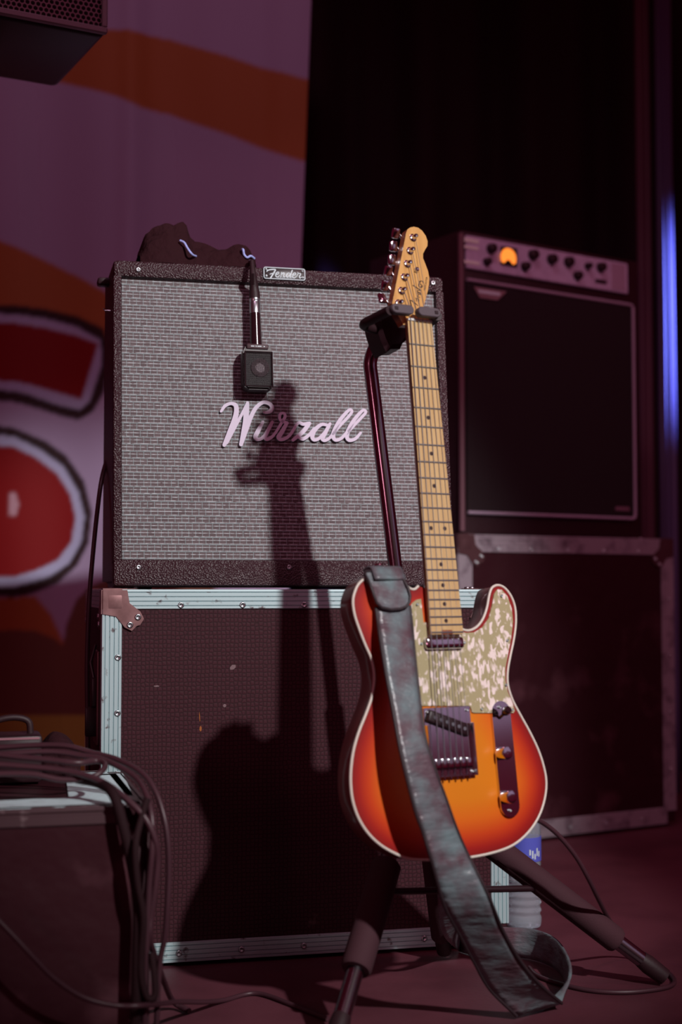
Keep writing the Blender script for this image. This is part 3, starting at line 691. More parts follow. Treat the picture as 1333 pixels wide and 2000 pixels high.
# pickguard
def pearl():
    m = bpy.data.materials.new('pearl_plastic'); m.use_nodes = True; nt = m.node_tree; b = nt.nodes['Principled BSDF']
    tc = nt.nodes.new('ShaderNodeTexCoord'); mp = nt.nodes.new('ShaderNodeMapping'); mp.inputs['Rotation'].default_value = (0, R(35), 0); mp.inputs['Scale'].default_value = (1.7, 1, 0.8)
    n2 = nt.nodes.new('ShaderNodeTexNoise'); n2.inputs['Scale'].default_value = 60; n2.inputs['Detail'].default_value = 2
    v = nt.nodes.new('ShaderNodeTexVoronoi'); v.inputs['Scale'].default_value = 150; v.inputs['Randomness'].default_value = 1.0
    nt.links.new(tc.outputs['Object'], mp.inputs[0]); nt.links.new(mp.outputs[0], v.inputs['Vector']); nt.links.new(tc.outputs['Object'], n2.inputs['Vector'])
    sp = nt.nodes.new('ShaderNodeSeparateColor'); nt.links.new(v.outputs['Color'], sp.inputs[0])
    md = nt.nodes.new('ShaderNodeMath'); md.operation = 'MULTIPLY_ADD'; md.inputs[1].default_value = 0.55; nt.links.new(sp.outputs[0], md.inputs[0]); nt.links.new(n2.outputs['Fac'], md.inputs[2])
    r = nt.nodes.new('ShaderNodeValToRGB'); r.color_ramp.elements[0].position = 0.84; r.color_ramp.elements[1].position = 0.98
    r.color_ramp.elements[0].color = (0.42, 0.36, 0.20, 1); r.color_ramp.elements[1].color = (0.90, 0.76, 0.72, 1)
    nt.links.new(md.outputs[0], r.inputs['Fac']); nt.links.new(r.outputs['Color'], b.inputs['Base Color']); b.inputs['Roughness'].default_value = 0.3; b.inputs['Coat Weight'].default_value = 0.2
    return m
pgz = [(505, 278), (478, 283), (450, 305), (436, 345), (428, 420), (432, 560), (452, 760), (488, 925), (795, 925), (806, 934), (814, 962), (826, 968), (1066, 968), (1074, 955), (1058, 905), (1030, 840), (1016, 770), (1016, 700), (1032, 610), (1052, 510), (1062, 415), (1054, 335), (1028, 262), (994, 222), (968, 220), (948, 250), (936, 320), (916, 395), (880, 448), (830, 480), (780, 484), (722, 470), (715, 430), (520, 420)]
bm = bmesh.new(); prism(bm, [G(*p, -0.0024) for p in pgz], lambda p: Vector((p[0], -0.0026, p[1])), lambda p: Vector((p[0], -0.0003, p[1])))
pg = obj('pickguard', bm, pearl(), gtr)
for p in ((480, 312), (990, 260), (748, 485), (1025, 530), (870, 945), (1055, 950), (1018, 800)): u, v = G(*p, -0.0026); put(SMALLSCREW, 'screw', pg, face_y(u, v, -0.0025))
# neck: fingerboard, frets, dots, nut
FBY = -0.0125; SCALE = 0.648; ZN = ZB + SCALE; NW, HWD = 0.0215, 0.0283
zheel = G(620, 492, FBY)[1]
def neckw(z): return NW + (HWD - NW) * (ZN - z) / (ZN - zheel)
bm = bmesh.new(); rows = []
for z in [zheel + (ZN - zheel) * i / 20 for i in range(21)]:
    w = neckw(z); k = 0.010 if z > 0.40 else 0.0125; d = 0.0115 if z > 0.40 else 0.0125
    sec = [(-w, FBY + 0.0005), (w, FBY + 0.0005), (w, FBY + 0.005)] + [(w * math.cos(t), FBY + 0.005 + (0.016 if z > 0.36 else 0.0078) * math.sin(t)) for t in [math.pi * j / 8 for j in range(1, 8)]] + [(-w, FBY + 0.005)]
    rows.append([bm.verts.new((a, b, z)) for a, b in sec])
for A, B in zip(rows, rows[1:]):
    for k in range(len(A)): bm.faces.new((A[k], A[(k + 1) % len(A)], B[(k + 1) % len(A)], B[k]))
bm.faces.new(rows[0]); bm.faces.new(rows[-1]); neck = obj('neck', bm, wood('neck_lacquer', (0.34, 0.10, 0.035), (0.27, 0.07, 0.025), 90, 0.35, 0.3), gtr, 40)
bm = bmesh.new()
prism(bm, [(-HWD, zheel), (-0.010, zheel), (-0.009, zheel + 0.006), (0.009, zheel + 0.006), (0.010, zheel), (HWD, zheel), (NW, ZN), (-NW, ZN)], lambda p: Vector((p[0], FBY, p[1])), lambda p: Vector((p[0], FBY + 0.0045, p[1])))
fb = obj('fingerboard', bm, M_NECKSIDE, gtr)
for i in range(1, 23):
    z = ZN - SCALE * (1 - 2 ** (-i / 12)); w = neckw(z)
    bm = bmesh.new(); box(bm, (0, FBY - 0.0004, z), (2 * w, 0.0016, 0.0022), 0.0004, 1); obj('fret', bm, mat('fret_wire', (0.36, 0.38, 0.38), 0.3, metal=1.0), fb)
dotm = None
for i, offs in ((3, (0,)), (5, (0,)), (7, (0,)), (9, (0,)), (12, (-0.012, 0.012)), (15, (0,)), (17, (0,)), (19, (0,)), (21, (0,))):
    z = ZN - SCALE * (1 - (2 ** (-i / 12) + 2 ** (-(i - 1) / 12)) / 2)
    for ox in offs:
        if dotm is None: bm = bmesh.new(); lathe(bm, [(0.0031, 0), (0.0031, 0.0002)], seg=14); d0 = obj('position_dot', bm, M_DECAL, fb); dotm = d0.data; d0.matrix_basis = face_y(ox, z, FBY)
        else: put(dotm, 'position_dot', fb, face_y(ox, z, FBY))
bm = bmesh.new(); box(bm, (0, FBY + 0.001, ZN + 0.0018), (2 * NW, 0.0062, 0.0038), 0.0006); obj('nut', bm, mat('bone_nut', (0.66, 0.64, 0.60), 0.4), gtr)
# headstock
HY = -0.004
hsz = [(655, 1238), (635, 1195), (600, 1140), (560, 1070), (525, 985), (690, 150), (705, 110), (735, 88), (780, 78), (830, 88), (880, 125), (922, 185), (944, 250), (942, 305), (915, 348), (890, 395), (890, 450), (918, 520), (948, 600), (964, 680), (960, 760), (945, 840), (925, 920), (905, 990), (892, 1060), (892, 1130), (915, 1195), (938, 1250)]
hp = [H4(*p, HY) for p in hsz]
bm = bmesh.new(); prism(bm, hp, lambda p: Vector((p[0], HY, p[1])), lambda p: Vector((p[0], HY + 0.014, p[1])))
for f in bm.faces:
    f.material_index = 0 if len(f.verts) > 4 else 1
hs = obj('headstock', bm, [M_MAPLE, MATS.get('x') or bpy.data.materials['neck_lacquer']], gtr)
bm = bmesh.new(); prism(bm, [(-NW, ZN + 0.0034), (NW, ZN + 0.0034), (NW * 0.98, ZN + 0.012), (-NW * 0.98, ZN + 0.012)], lambda p: Vector((p[0], FBY + 0.004 + (HY - FBY - 0.004) * max(0, (p[1] - ZN - 0.004)) / 0.008, p[1])), lambda p: Vector((p[0], HY + 0.012, p[1]))); obj('neck_step', bm, M_MAPLE, gtr)
posts = [(768, 210), (732, 365), (700, 520), (665, 678), (632, 838), (598, 985)]; btn = [(565, 155), (537, 310), (520, 470), (478, 600), (440, 775), (405, 925)]
postxz = []
for (a, b), (c, d), tw in zip(posts, btn, (0.5, 0.2, 0.15, 0.55, 0.5, -0.3)):
    u, v = H4(a, b, HY); postxz.append((u, v))
    bm = bmesh.new(); lathe(bm, [(0.0062, 0), (0.0062, 0.0012), (0.0050, 0.0022), (0.0036, 0.0024), (0.0034, 0.010), (0.0026, 0.0115), (0.0018, 0.009), (0, 0.009)], face_y(u, v, HY), 18); t = obj('tuner', bm, M_CHROME, gtr, 40)
    bu, bv = H4(c, d, HY + 0.016); bm = bmesh.new()
    ed = H4(*((525 + (985 - b) * 165 / 835), b), HY)[0] + 0.001
    tube(bm, [(u - 0.004, HY + 0.0165, v), ((bu + u) / 2 - 0.004, HY + 0.0165, bv), (bu + 0.006, HY + 0.016, bv)], 0.0028, 10)
    Mb = Matrix.Translation((bu, HY + 0.016, bv)) @ Matrix.Rotation(tw, 4, 'X'); box(bm, (0, 0, 0), (0.0125, 0.0075, 0.0165), 0.0026, 2, Mb)
    obj('tuner_button', bm, M_CHROME, t, 40)
u, v = H4(805, 590, HY); bm = bmesh.new(); lathe(bm, [(0.0042, 0), (0.0042, 0.003), (0.0032, 0.0048), (0.0015, 0.005), (0.0, 0.0042)], face_y(u, v, HY), 16); obj('string_tree', bm, M_CHROME, hs, 40)
def HC(zx, zy): return L(MG, 780 + zx / 16.66, 520 + zy / 16.66, HY)
LOGO = [[(620, 1285, 14), (500, 1190, 26), (385, 1112, 26), (370, 1150, 26), (400, 1290, 34), (460, 1430, 20)], [(645, 1145, 18), (640, 1085, 22), (600, 1050, 24), (562, 1075, 22), (565, 1140, 16)], [(540, 1030, 22), (575, 1140, 18)],
 [(600, 985, 22), (675, 1015, 18)], [(610, 975, 18), (635, 915, 22), (715, 925, 18)], [(600, 880, 22), (650, 870, 22), (715, 905, 18)], [(455, 625, 30), (560, 690, 30), (705, 790, 30)], [(700, 785, 18), (620, 790, 22), (600, 830, 22), (690, 870, 18)],
 [(740, 640, 20), (690, 690, 22), (640, 650, 24), (640, 570, 24), (720, 600, 18), (765, 660, 22), (720, 700, 18)], [(640, 490, 24), (690, 510, 24), (700, 480, 20), (775, 500, 22), (775, 545, 16)], [(690, 505, 18), (640, 570, 16)]]
bm = bmesh.new()
for st in LOGO: ribbon2d(bm, [HC(q[0], q[1]) for q in st], [q[2] * 0.001 / 16.66 * 0.9 for q in st], lambda a, b, z: Vector((a, z, b)), HY, HY - 0.00025, 4)
tag(obj('logo_script', bm, [M_DECAL, M_DECAL], hs), 'dark script lettering')
ta, tb = HC(830, 790), HC(905, 360); ang = math.atan2(tb[1] - ta[1], tb[0] - ta[0]); ln = math.hypot(tb[0] - ta[0], tb[1] - ta[1])
to = text_obj('model_text', 'TELECASTER', 0.0042, M_DECAL, hs, Matrix.Translation(((ta[0] + tb[0]) / 2, HY - 0.0002, (ta[1] + tb[1]) / 2)) @ Matrix.Rotation(-ang, 4, 'Y') @ FRONT, 0.0001)
# pickups, bridge, controls
u, v = G(637, 547, -0.003); bm = bmesh.new(); box(bm, (u, -0.0068, v), (0.066, 0.009, 0.0175), 0.0042, 3); obj('neck_pickup', bm, M_CHROME, gtr, 40)
for dx in (-0.037, 0.037): put(SMALLSCREW, 'screw', gtr, face_y(u + dx, v, -0.0026))
c1, c2, c3 = G(515, 932, -0.002), G(805, 932, -0.002), G(832, 1345, -0.002)
bx1 = (c2[0] + c3[0]) / 2; bx0 = bx1 - 0.080; bz1 = (c1[1] + c2[1]) / 2; bz0 = c3[1]
print('bridge', bx0, bx1, bz0, bz1, 'bridge saddle z', ZB, 'neck heel', zheel, 'nut survey', L(MG, 815, 638, FBY), ZN, 'body w', min(xs), max(xs), min(zs), max(zs))
bcx = (bx0 + bx1) / 2
bm = bmesh.new(); box(bm, (bcx, -0.0012, (bz0 + bz1) / 2), (bx1 - bx0, 0.0022, bz1 - bz0), 0.0006, 1); 
box(bm, (bx0 + 0.001, -0.005, (bz0 + bz1) / 2 - 0.012), (0.002, 0.009, (bz1 - bz0) - 0.024), 0.0006, 1); box(bm, (bx1 - 0.001, -0.005, (bz0 + bz1) / 2 - 0.012), (0.002, 0.009, (bz1 - bz0) - 0.024), 0.0006, 1); box(bm, (bcx, -0.005, bz0 + 0.001), (bx1 - bx0, 0.009, 0.002), 0.0006, 1)
brd = obj('bridge_plate', bm, M_CHROME, gtr)
for x in (bx0 + 0.006, bx1 - 0.006):
    for z in (bz0 + 0.006, bz1 - 0.006): put(SMALLSCREW, 'screw', brd, face_y(x, z, -0.0022))
pa_, pb_ = G(545, 985, -0.004), G(795, 1078, -0.004); ang = math.atan2(pb_[1] - pa_[1], pb_[0] - pa_[0]); Mp = Matrix.Translation(((pa_[0] + pb_[0]) / 2, -0.005, (pa_[1] + pb_[1]) / 2)) @ Matrix.Rotation(-ang, 4, 'Y')
bm = bmesh.new(); box(bm, (0, 0, 0), (0.074, 0.007, 0.0185), 0.0034, 3, Mp); pk = obj('bridge_pickup', bm, M_BLACK, gtr, 40)
pole = None
for k in range(6):
    bm = bmesh.new(); q = Mp @ Vector((-0.026 + 0.0104 * k, -0.0036, 0)); lathe(bm, [(0.0026, 0), (0.0026, 0.0006)], face_y(q.x, q.z, q.y), 14); obj('pole_piece', bm, M_STEEL, pk)
for k in range(6):
    x = bcx - 0.0265 + 0.0106 * k; bm = bmesh.new(); box(bm, (x, -0.0068, ZB - 0.004), (0.0096, 0.0058, 0.016), 0.0016, 2); box(bm, (x, -0.0055, ZB - 0.019), (0.0028, 0.003, 0.016), 0.0005, 1); obj('saddle', bm, M_CHROME, brd, 40)
ca, cb3 = G(985, 965, -0.002), G(1040, 1530, -0.002); axv = Vector((cb3[0] - ca[0], cb3[1] - ca[1])); al = axv.length; axv.normalize(); nrm = Vector((-axv.y, axv.x)); cr = 0.0165; ol = []
for k in range(13): th = math.pi * k / 12; ol.append(Vector(ca) + nrm * cr * math.cos(th) - axv * cr * math.sin(th))
for k in range(13): th = math.pi * k / 12; ol.append(Vector(cb3) - nrm * cr * math.cos(th) + axv * cr * math.sin(th))
bm = bmesh.new(); prism(bm, ol, lambda p: Vector((p.x, -0.0046, p.y)), lambda p: Vector((p.x, -0.0005, p.y))); cp_ = obj('control_plate', bm, M_CHROME, gtr)
for zx, zy in ((985, 1215), (1010, 1480)):
    u, v = G(zx, zy, -0.0046); bm = bmesh.new(); lathe(bm, [(0.0088, 0.0), (0.0094, 0.0015), (0.0094, 0.016), (0.0086, 0.0178), (0.006, 0.0184), (0.0, 0.0180)], face_y(u, v, -0.0048), 28); obj('knob', bm, M_CHROME, cp_, 40)
u, v = G(980, 1000, -0.0046); bm = bmesh.new(); tube(bm, [(u, -0.0046, v), (u + 0.001, -0.012, v + 0.004), (u + 0.002, -0.017, v + 0.007)], [0.0022, 0.0022, 0.0022], 8)
lathe(bm, [(0.0040, 0), (0.0058, 0.004), (0.0062, 0.010), (0.005, 0.0135), (0, 0.0142)], Matrix.Translation((u + 0.002, -0.014, v + 0.006)) @ Matrix.Rotation(math.pi / 2 - 0.4, 4, 'X'), 18); obj('selector_switch', bm, M_GLOSSBLACK, cp_, 40)
for zx, zy in ((978, 935), (1042, 1560)): u, v = G(zx, zy, -0.0046); put(SMALLSCREW, 'screw', cp_, face_y(u, v, -0.0045))
for k in range(6):
    t = k / 5; xb = bcx - 0.0265 + 0.053 * t; xn = -0.0178 + 0.0356 * t; px_, pz_ = postxz[5 - k]
    bm = bmesh.new(); tube(bm, [(xb, -0.0085, ZB - 0.008), (xb, -0.0108, ZB), (xn, FBY - 0.0026, ZN + 0.002), (px_ + 0.002, HY - 0.004, pz_ - 0.001)], 0.00075 - 0.0004 * t, 6); obj('string', bm, M_STEEL, gtr)
# strap buttons, jack
M_UP = Matrix.Identity(4)
sb = G(240, 118, THK * 0.5); sbz = max(p.y for p in o2 if abs(p.x - sb[0]) < 0.01)
BTN = Vector((sb[0], THK * 0.4, sbz)); bm = bmesh.new(); lathe(bm, [(0.0065, -0.001), (0.006, 0.001), (0.0035, 0.004), (0.0035, 0.009), (0.0068, 0.012), (0.006, 0.0145), (0.0, 0.015)], Matrix.Translation(BTN), 18); obj('strap_button', bm, M_CHROME, gtr, 40)
tz = min(p.y for p in o2); tx = [p.x for p in o2 if p.y == tz][0]; TAIL = Vector((tx, THK * 0.5, tz))
bm = bmesh.new(); lathe(bm, [(0.0065, -0.001), (0.0035, 0.004), (0.0035, 0.009), (0.0068, 0.012), (0.0, 0.0145)], Matrix.Translation(TAIL) @ Matrix.Rotation(math.pi, 4, 'X'), 18); obj('strap_button', bm, M_CHROME, gtr, 40)

# ================================================================== LEATHER STRAP
def leather():
    m = bpy.data.materials.new('strap_leather'); m.use_nodes = True; nt = m.node_tree; b = nt.nodes['Principled BSDF']
    tc = nt.nodes.new('ShaderNodeTexCoord'); n1 = nt.nodes.new('ShaderNodeTexNoise'); n1.inputs['Scale'].default_value = 28; n1.inputs['Detail'].default_value = 5
    nt.links.new(tc.outputs['Object'], n1.inputs['Vector'])
    r = nt.nodes.new('ShaderNodeValToRGB'); r.color_ramp.elements[0].position = 0.38; r.color_ramp.elements[1].position = 0.68
    r.color_ramp.elements[0].color = (0.105, 0.062, 0.078, 1); r.color_ramp.elements[1].color = (0.150, 0.205, 0.220, 1)  # teal end of the ramp paints sheen highlights onto the maroon-grey leather
    nt.links.new(n1.outputs['Fac'], r.inputs['Fac']); nt.links.new(r.outputs['Color'], b.inputs['Base Color'])
    b.inputs['Roughness'].default_value = 0.36; b.inputs['Specular IOR Level'].default_value = 0.7
    mp = nt.nodes.new('ShaderNodeMapping'); mp.inputs['Scale'].default_value = (22, 22, 70); nt.links.new(tc.outputs['Object'], mp.inputs[0])
    n2 = nt.nodes.new('ShaderNodeTexNoise'); n2.inputs['Scale'].default_value = 1.0; n2.inputs['Detail'].default_value = 4; nt.links.new(mp.outputs[0], n2.inputs['Vector'])
    bp = nt.nodes.new('ShaderNodeBump'); bp.inputs['Strength'].default_value = 0.7; bp.inputs['Distance'].default_value = 0.006; nt.links.new(n2.outputs['Fac'], bp.inputs['Height']); nt.links.new(bp.outputs['Normal'], b.inputs['Normal'])
    return m
M_LEATHER = leather()
strap = thing('guitar_strap', 'dark leather guitar strap hanging over the guitar down to the floor', 'strap', Matrix.Translation(PZ(1020, 1962, 0.0)))
SO = strap.matrix_world.translation.copy()
def GW(px, py, y): q = L(MG, px, py, y); return MG @ Vector((q[0], y, q[1]))
lef = [(230, 330), (243, 420), (255, 500), (290, 720), (330, 930), (370, 1150), (410, 1330), (470, 1560), (520, 1700), (568, 1860)]
rig = [(436, 320), (447, 420), (455, 510), (476, 720), (500, 920), (530, 1120), (582, 1290), (652, 1480), (712, 1650), (775, 1800)]
offs = [0.006, 0.012, 0.020, 0.034, 0.046, 0.056, 0.060, 0.060, 0.058, 0.056]
pairs = [(GW(660 + a / 3.1, 1080 + b / 3.1, -o), GW(660 + c / 3.1, 1080 + d / 3.1, -o)) for (a, b), (c, d), o in zip(lef, rig, offs)]
yl = pairs[-1][0].y
def Q(zx, zy): return 600 + zx / 1.8186, 1580 + zy / 1.8186
for (a, c, Y) in (((490, 345), (645, 310), yl + 0.03), ((545, 450), (700, 440), yl + 0.075), ((595, 545), (765, 550), yl + 0.115), ((650, 640), (835, 630), yl + 0.150)):
    pairs.append((P(*Q(*a), Y), P(*Q(*c), Y)))
fa, fb_ = PZ(*Q(745, 735), 0.006), PZ(*Q(905, 690), 0.012)
pairs.append((fa, fb_))
# the loop on the floor: the strap turns onto its edge and runs back to the tail
def edge(px, py, h=0.046, lean=0.0): p = PZ(px, py, 0.002); return (p, p + Vector((lean, 0.004, h)))
loop = [edge(1092, 1952, 0.040, 0.02), edge(1104, 1918, 0.050, 0.0), edge(1085, 1892, 0.052, -0.005), edge(1040, 1874, 0.050), edge(985, 1868, 0.048), edge(930, 1866, 0.046), edge(898, 1858, 0.046)]
pairs2 = [(a, b) for a, b in loop]
tw = MG @ (TAIL + Vector((0, 0, -0.008)))
up1 = P(888, 1800, 2.26); up2 = P(884, 1740, 2.16)
tail = [(up1 + Vector((-0.018, 0.01, -0.02)), up1 + Vector((0.018, -0.01, 0.02))), (up2 + Vector((-0.022, 0.006, 0)), up2 + Vector((0.022, -0.006, 0))), (tw + Vector((-0.020, 0.0, -0.004)), tw + Vector((0.020, 0.0, -0.004)))]
def ribbon(name, prs, m, parent, k=6, th=0.003, org=SO):
    Lp = cat_rom([p[0] for p in prs], k); Rp = cat_rom([p[1] for p in prs], k); bm = bmesh.new(); g = []
    for i in range(len(Lp)):
        row = []
        for j in range(7): row.append(bm.verts.new(Lp[i].lerp(Rp[i], j / 6) - org))
        g.append(row)
    for i in range(len(g) - 1):
        for j in range(6): bm.faces.new((g[i][j], g[i + 1][j], g[i + 1][j + 1], g[i][j + 1]))
    o = obj(name, bm, m, parent, 180); s = o.modifiers.new('thickness', 'SOLIDIFY'); s.thickness = th; s.offset = 0; return o
band = ribbon('band', pairs, M_LEATHER, strap)
M_PIPE = mat('strap_edge', (0.030, 0.018, 0.022), 0.5)
for side in (0, 1):
    bm = bmesh.new(); tube(bm, [p - SO for p in cat_rom([q[side] for q in pairs], 6)], 0.0026, 8); obj('edge_piping', bm, M_PIPE, band, 60)
ribbon('loop', [pairs[-1]] + pairs2, M_LEATHER, strap)
ribbon('tail_band', [pairs2[-1]] + tail, M_LEATHER, strap)
# end tab folding over the shoulder of the guitar
tabz = [(205, 215), (216, 262), (232, 305), (262, 332), (320, 345), (375, 340), (412, 326), (430, 300), (434, 262), (425, 215), (408, 165), (392, 128), (372, 112), (290, 100), (196, 102), (184, 125), (192, 165)]
tp = [Vector(L(MG, 660 + a / 3.1, 1080 + b / 3.1, -0.012)) for a, b in tabz]; bm = bmesh.new()
def bend(p, y0):
    t = max(0.0, (p[1] - (sbz - 0.035)) / 0.05); return MG @ Vector((p[0], y0 + 0.028 * t * t, p[1])) - SO
prism(bm, tp, lambda p: bend(p, -0.014), lambda p: bend(p, -0.009)); tab = obj('end_tab', bm, M_LEATHER, strap, 40)
bm = bmesh.new(); tube(bm, [bend(p, -0.0142) for p in tp], 0.0022, 8, closed=True); obj('tab_piping', bm, M_PIPE, tab, 60)
xa, xb_ = L(MG, 660 + 200 / 3.1, 1112, 0.0)[0], L(MG, 660 + 385 / 3.1, 1112, 0.0)[0]; ztop = sbz + 0.004
prs = [(MG @ Vector((xa, -0.010, sbz - 0.012)), MG @ Vector((xb_, -0.010, sbz - 0.012))), (MG @ Vector((xa, 0.0, ztop + 0.002)), MG @ Vector((xb_, 0.0, ztop + 0.002))), (MG @ Vector((xa, 0.012, ztop + 0.004)), MG @ Vector((xb_, 0.012, ztop + 0.004))), (MG @ Vector((xa + 0.004, 0.028, ztop + 0.003)), MG @ Vector((xb_ - 0.008, 0.028, ztop + 0.001)))]
ribbon('fold', prs, M_LEATHER, strap, 4)

# ================================================================== GUITAR STAND
HUBP = P(828, 1550, 2.262); stand = thing('guitar_stand', 'black tripod guitar stand with foam legs carrying the guitar', 'stand', Matrix.Translation((HUBP.x, HUBP.y, 0)))
O = Vector((HUBP.x, HUBP.y, 0)); HUB = HUBP - O
def gw(x, y, z): return MG @ Vector((x, y, z)) - O
bm = bmesh.new(); t0 = P(727, 742, 2.262) - O
tube(bm, cat_rom([gw(-0.006, 0.095, ZN - 0.005), P(738, 668, 2.255) - O, P(724, 705, 2.262) - O, t0, t0.lerp(HUB, 0.1), t0.lerp(HUB, 0.5), HUB], 5), 0.0112, 20); obj('upright_tube', bm, mat('black_chrome', (0.30, 0.25, 0.28), 0.17, metal=1.0), stand, 60)
bm = bmesh.new(); a = t0.lerp(HUB, 0.62); tube(bm, [a, HUB + (HUB - a) * 0.25], 0.0155, 18); obj('lower_tube', bm, M_GLOSSBLACK, stand, 50)
bm = bmesh.new(); lathe(bm, [(0.02, -0.04), (0.030, -0.03), (0.032, 0.03), (0.022, 0.045)], Matrix.Translation(HUB), 20); obj('hub', bm, M_BLACK, stand, 40)
# yoke: housing behind the neck, two arms and two swinging locks in front
zy = H4(640, 1045, -0.03)[1]
hxz = [(270, 1230), (300, 1170), (420, 1085), (500, 1020), (640, 1040), (665, 1250), (650, 1440), (590, 1490), (562, 1555), (450, 1558), (400, 1600), (335, 1470), (288, 1320)]
hx = [L(MG, 680 + a / 6.06, 430 + b / 6.06, 0.066) for a, b in hxz]; hcx = sum(p[0] for p in hx) / len(hx); hcz = sum(p[1] for p in hx) / len(hx)
bm = bmesh.new(); prism(bm, hx, lambda p: gw(p[0], 0.052, p[1]), lambda p: gw(p[0], 0.086, p[1]))
prism(bm, hx, lambda p: gw(hcx + 0.8 * (p[0] - hcx), 0.045, hcz + 0.8 * (p[1] - hcz)), lambda p: gw(p[0], 0.0521, p[1])); obj('yoke_housing', bm, M_BLACK, stand, 30)
la, lb = H4(505, 1045, -0.026), H4(768, 1045, -0.026); ra, rb = H4(818, 1052, -0.026), H4(1078, 1045, -0.026)
for (xa_, xb2, sgn) in ((la[0], lb[0], 1), (rb[0], ra[0], -1)):
    bm = bmesh.new(); tube(bm, cat_rom([gw(sgn * -0.020, 0.06, zy - 0.004), gw(xa_ - sgn * 0.004, 0.045, zy - 0.004), gw(xa_ - sgn * 0.0035, 0.010, zy - 0.003), gw(xa_ + sgn * 0.001, -0.022, zy - 0.002)], 5), 0.0075, 12); arm = obj('yoke_arm', bm, M_RUBBER, stand, 60)
    bm = bmesh.new(); xc = (xa_ + xb2) / 2; ln = abs(xb2 - xa_); o8 = []
    for cx, a0 in ((ln / 2 - 0.007, -90), (-ln / 2 + 0.007, 90)):
        for k in range(9): th = R(a0 + 22.5 * k); o8.append((xc + cx + 0.0072 * math.cos(th), zy + 0.0072 * math.sin(th)))
    prism(bm, o8, lambda p: gw(p[0], -0.030, p[1]), lambda p: gw(p[0], -0.018, p[1])); bmesh.ops.bevel(bm, geom=[e for e in bm.edges if e.calc_length() > 0.0], offset=0.0012, segments=1, affect='EDGES')
    lk = obj('lock', bm, mat('grey_rubber', (0.085, 0.062, 0.075), 0.55), stand, 40)
    bm = bmesh.new(); c = Vector((xa_ + sgn * 0.008, -0.0305, zy)); box(bm, (0, 0, 0), (0.006, 0.001, 0.005), 0.0003, 1, Matrix.Translation(-O) @ MG @ Matrix.Translation(c)); obj('lock_pin', bm, M_BLACK, lk)
def leg(a, tip, f0, f1, fr, mr=0.0115):
    bm = bmesh.new(); tube(bm, [a, a.lerp(tip, 0.95)], mr, 14); lg = obj('leg', bm, mat('dark_chrome', (0.30, 0.26, 0.29), 0.22, metal=1.0), stand, 50)
    bm = bmesh.new(); tube(bm, [a.lerp(tip, f0), a.lerp(tip, f0 + 0.01), a.lerp(tip, f1 - 0.01), a.lerp(tip, f1)], [fr * 0.85, fr, fr, fr * 0.88], 20); obj('foam_sleeve', bm, M_FOAM, lg, 50)
    bm = bmesh.new(); tube(bm, [a.lerp(tip, 0.90), a.lerp(tip, 0.93), tip], [mr * 1.05, mr * 1.2, mr * 1.1], 14); obj('rubber_foot', bm, M_RUBBER, lg, 50)
    return lg
TL = PZ(652, 2040, 0.013) - O; TR = PZ(1298, 1908, 0.013) - O; TB = PZ(868, 1858, 0.013) - O
HA = P(795, 1556, 2.25) - O; HB = P(842, 1560, 2.262) - O
leg(HA, TL, 0.30, 0.73, 0.0225, 0.0125); leg(HB, TR, 0.16, 0.80, 0.0205, 0.0125); leg(HUB + Vector((0.005, 0.015, -0.01)), TB, 0.25, 0.9, 0.019)
bm = bmesh.new(); tube(bm, [HA.lerp(TL, 0.42), HB.lerp(TR, 0.50)], 0.0052, 10); obj('spreader_bar', bm, M_BLACK, stand, 50)

# ================================================================== BASS STACK
bl = P(905, 1045, 3.52); MB = frame((bl.x, 3.52, bl.z), 34.0)
BW, BH, BD = 0.627, 0.767, 0.40
cl0 = P(896, 1050, 3.44); CBH = bl.z - 0.0035
bc = flight_case('flight_case', 'flight case with dull edges beneath the bass amplifier', frame((cl0.x, 3.44, 0), 31.0), 0.70, 0.50, CBH, 0.040, M_SCUFF, M_ALUDULL, mat('dark_corner', (0.10, 0.045, 0.05), 0.5, metal=0.4), [0.12, 0.22, 0.34, 0.46, 0.58], [0.15, 0.3, 0.45, 0.6], z0=0.012, bottom_corners=False, k=1.15)
for x in (0.06, 0.64):
    for y in (0.06, 0.44):
        bm = bmesh.new(); box(bm, (x, y, 0.006), (0.05, 0.05, 0.0125), 0.002); obj('foot', bm, M_RUBBER, bc)
ba = thing('bass_amplifier', 'black bass amplifier with glowing orange meter on the rear flight case', 'amplifier', MB)
M_DARKVINYL = mat('dark_vinyl', (0.028, 0.008, 0.012), 0.5, bump=('F1', 300, 0.5, 0.002))
bm = bmesh.new(); box(bm, (BW / 2, BD / 2 + 0.004, BH / 2), (BW, BD, BH), 0.008, 2); obj('cabinet', bm, M_DARKVINYL, ba, 40)
def B5(zx, zy, y=0.0): return L(MB, 870 + zx / 2.879, 400 + zy / 2.879, y)
pts = [B5(112, 182), B5(1018, 322), B5(1026, 498), B5(112, 362)]
px0 = 0.012; px1 = (pts[1][0] + pts[2][0]) / 2; pz1 = (pts[0][1] + pts[1][1]) / 2; pz0 = (pts[2][1] + pts[3][1]) / 2
bm = bmesh.new(); box(bm, ((px0 + px1) / 2, 0.0, (pz0 + pz1) / 2), (px1 - px0, 0.010, pz1 - pz0), 0.002, 1); pn = obj('control_panel', bm, mat('lilac_metal', (0.62, 0.56, 0.74), 0.45, metal=0.1, noise=(40, (0.52, 0.46, 0.62), (0.4, 0.7))), ba)
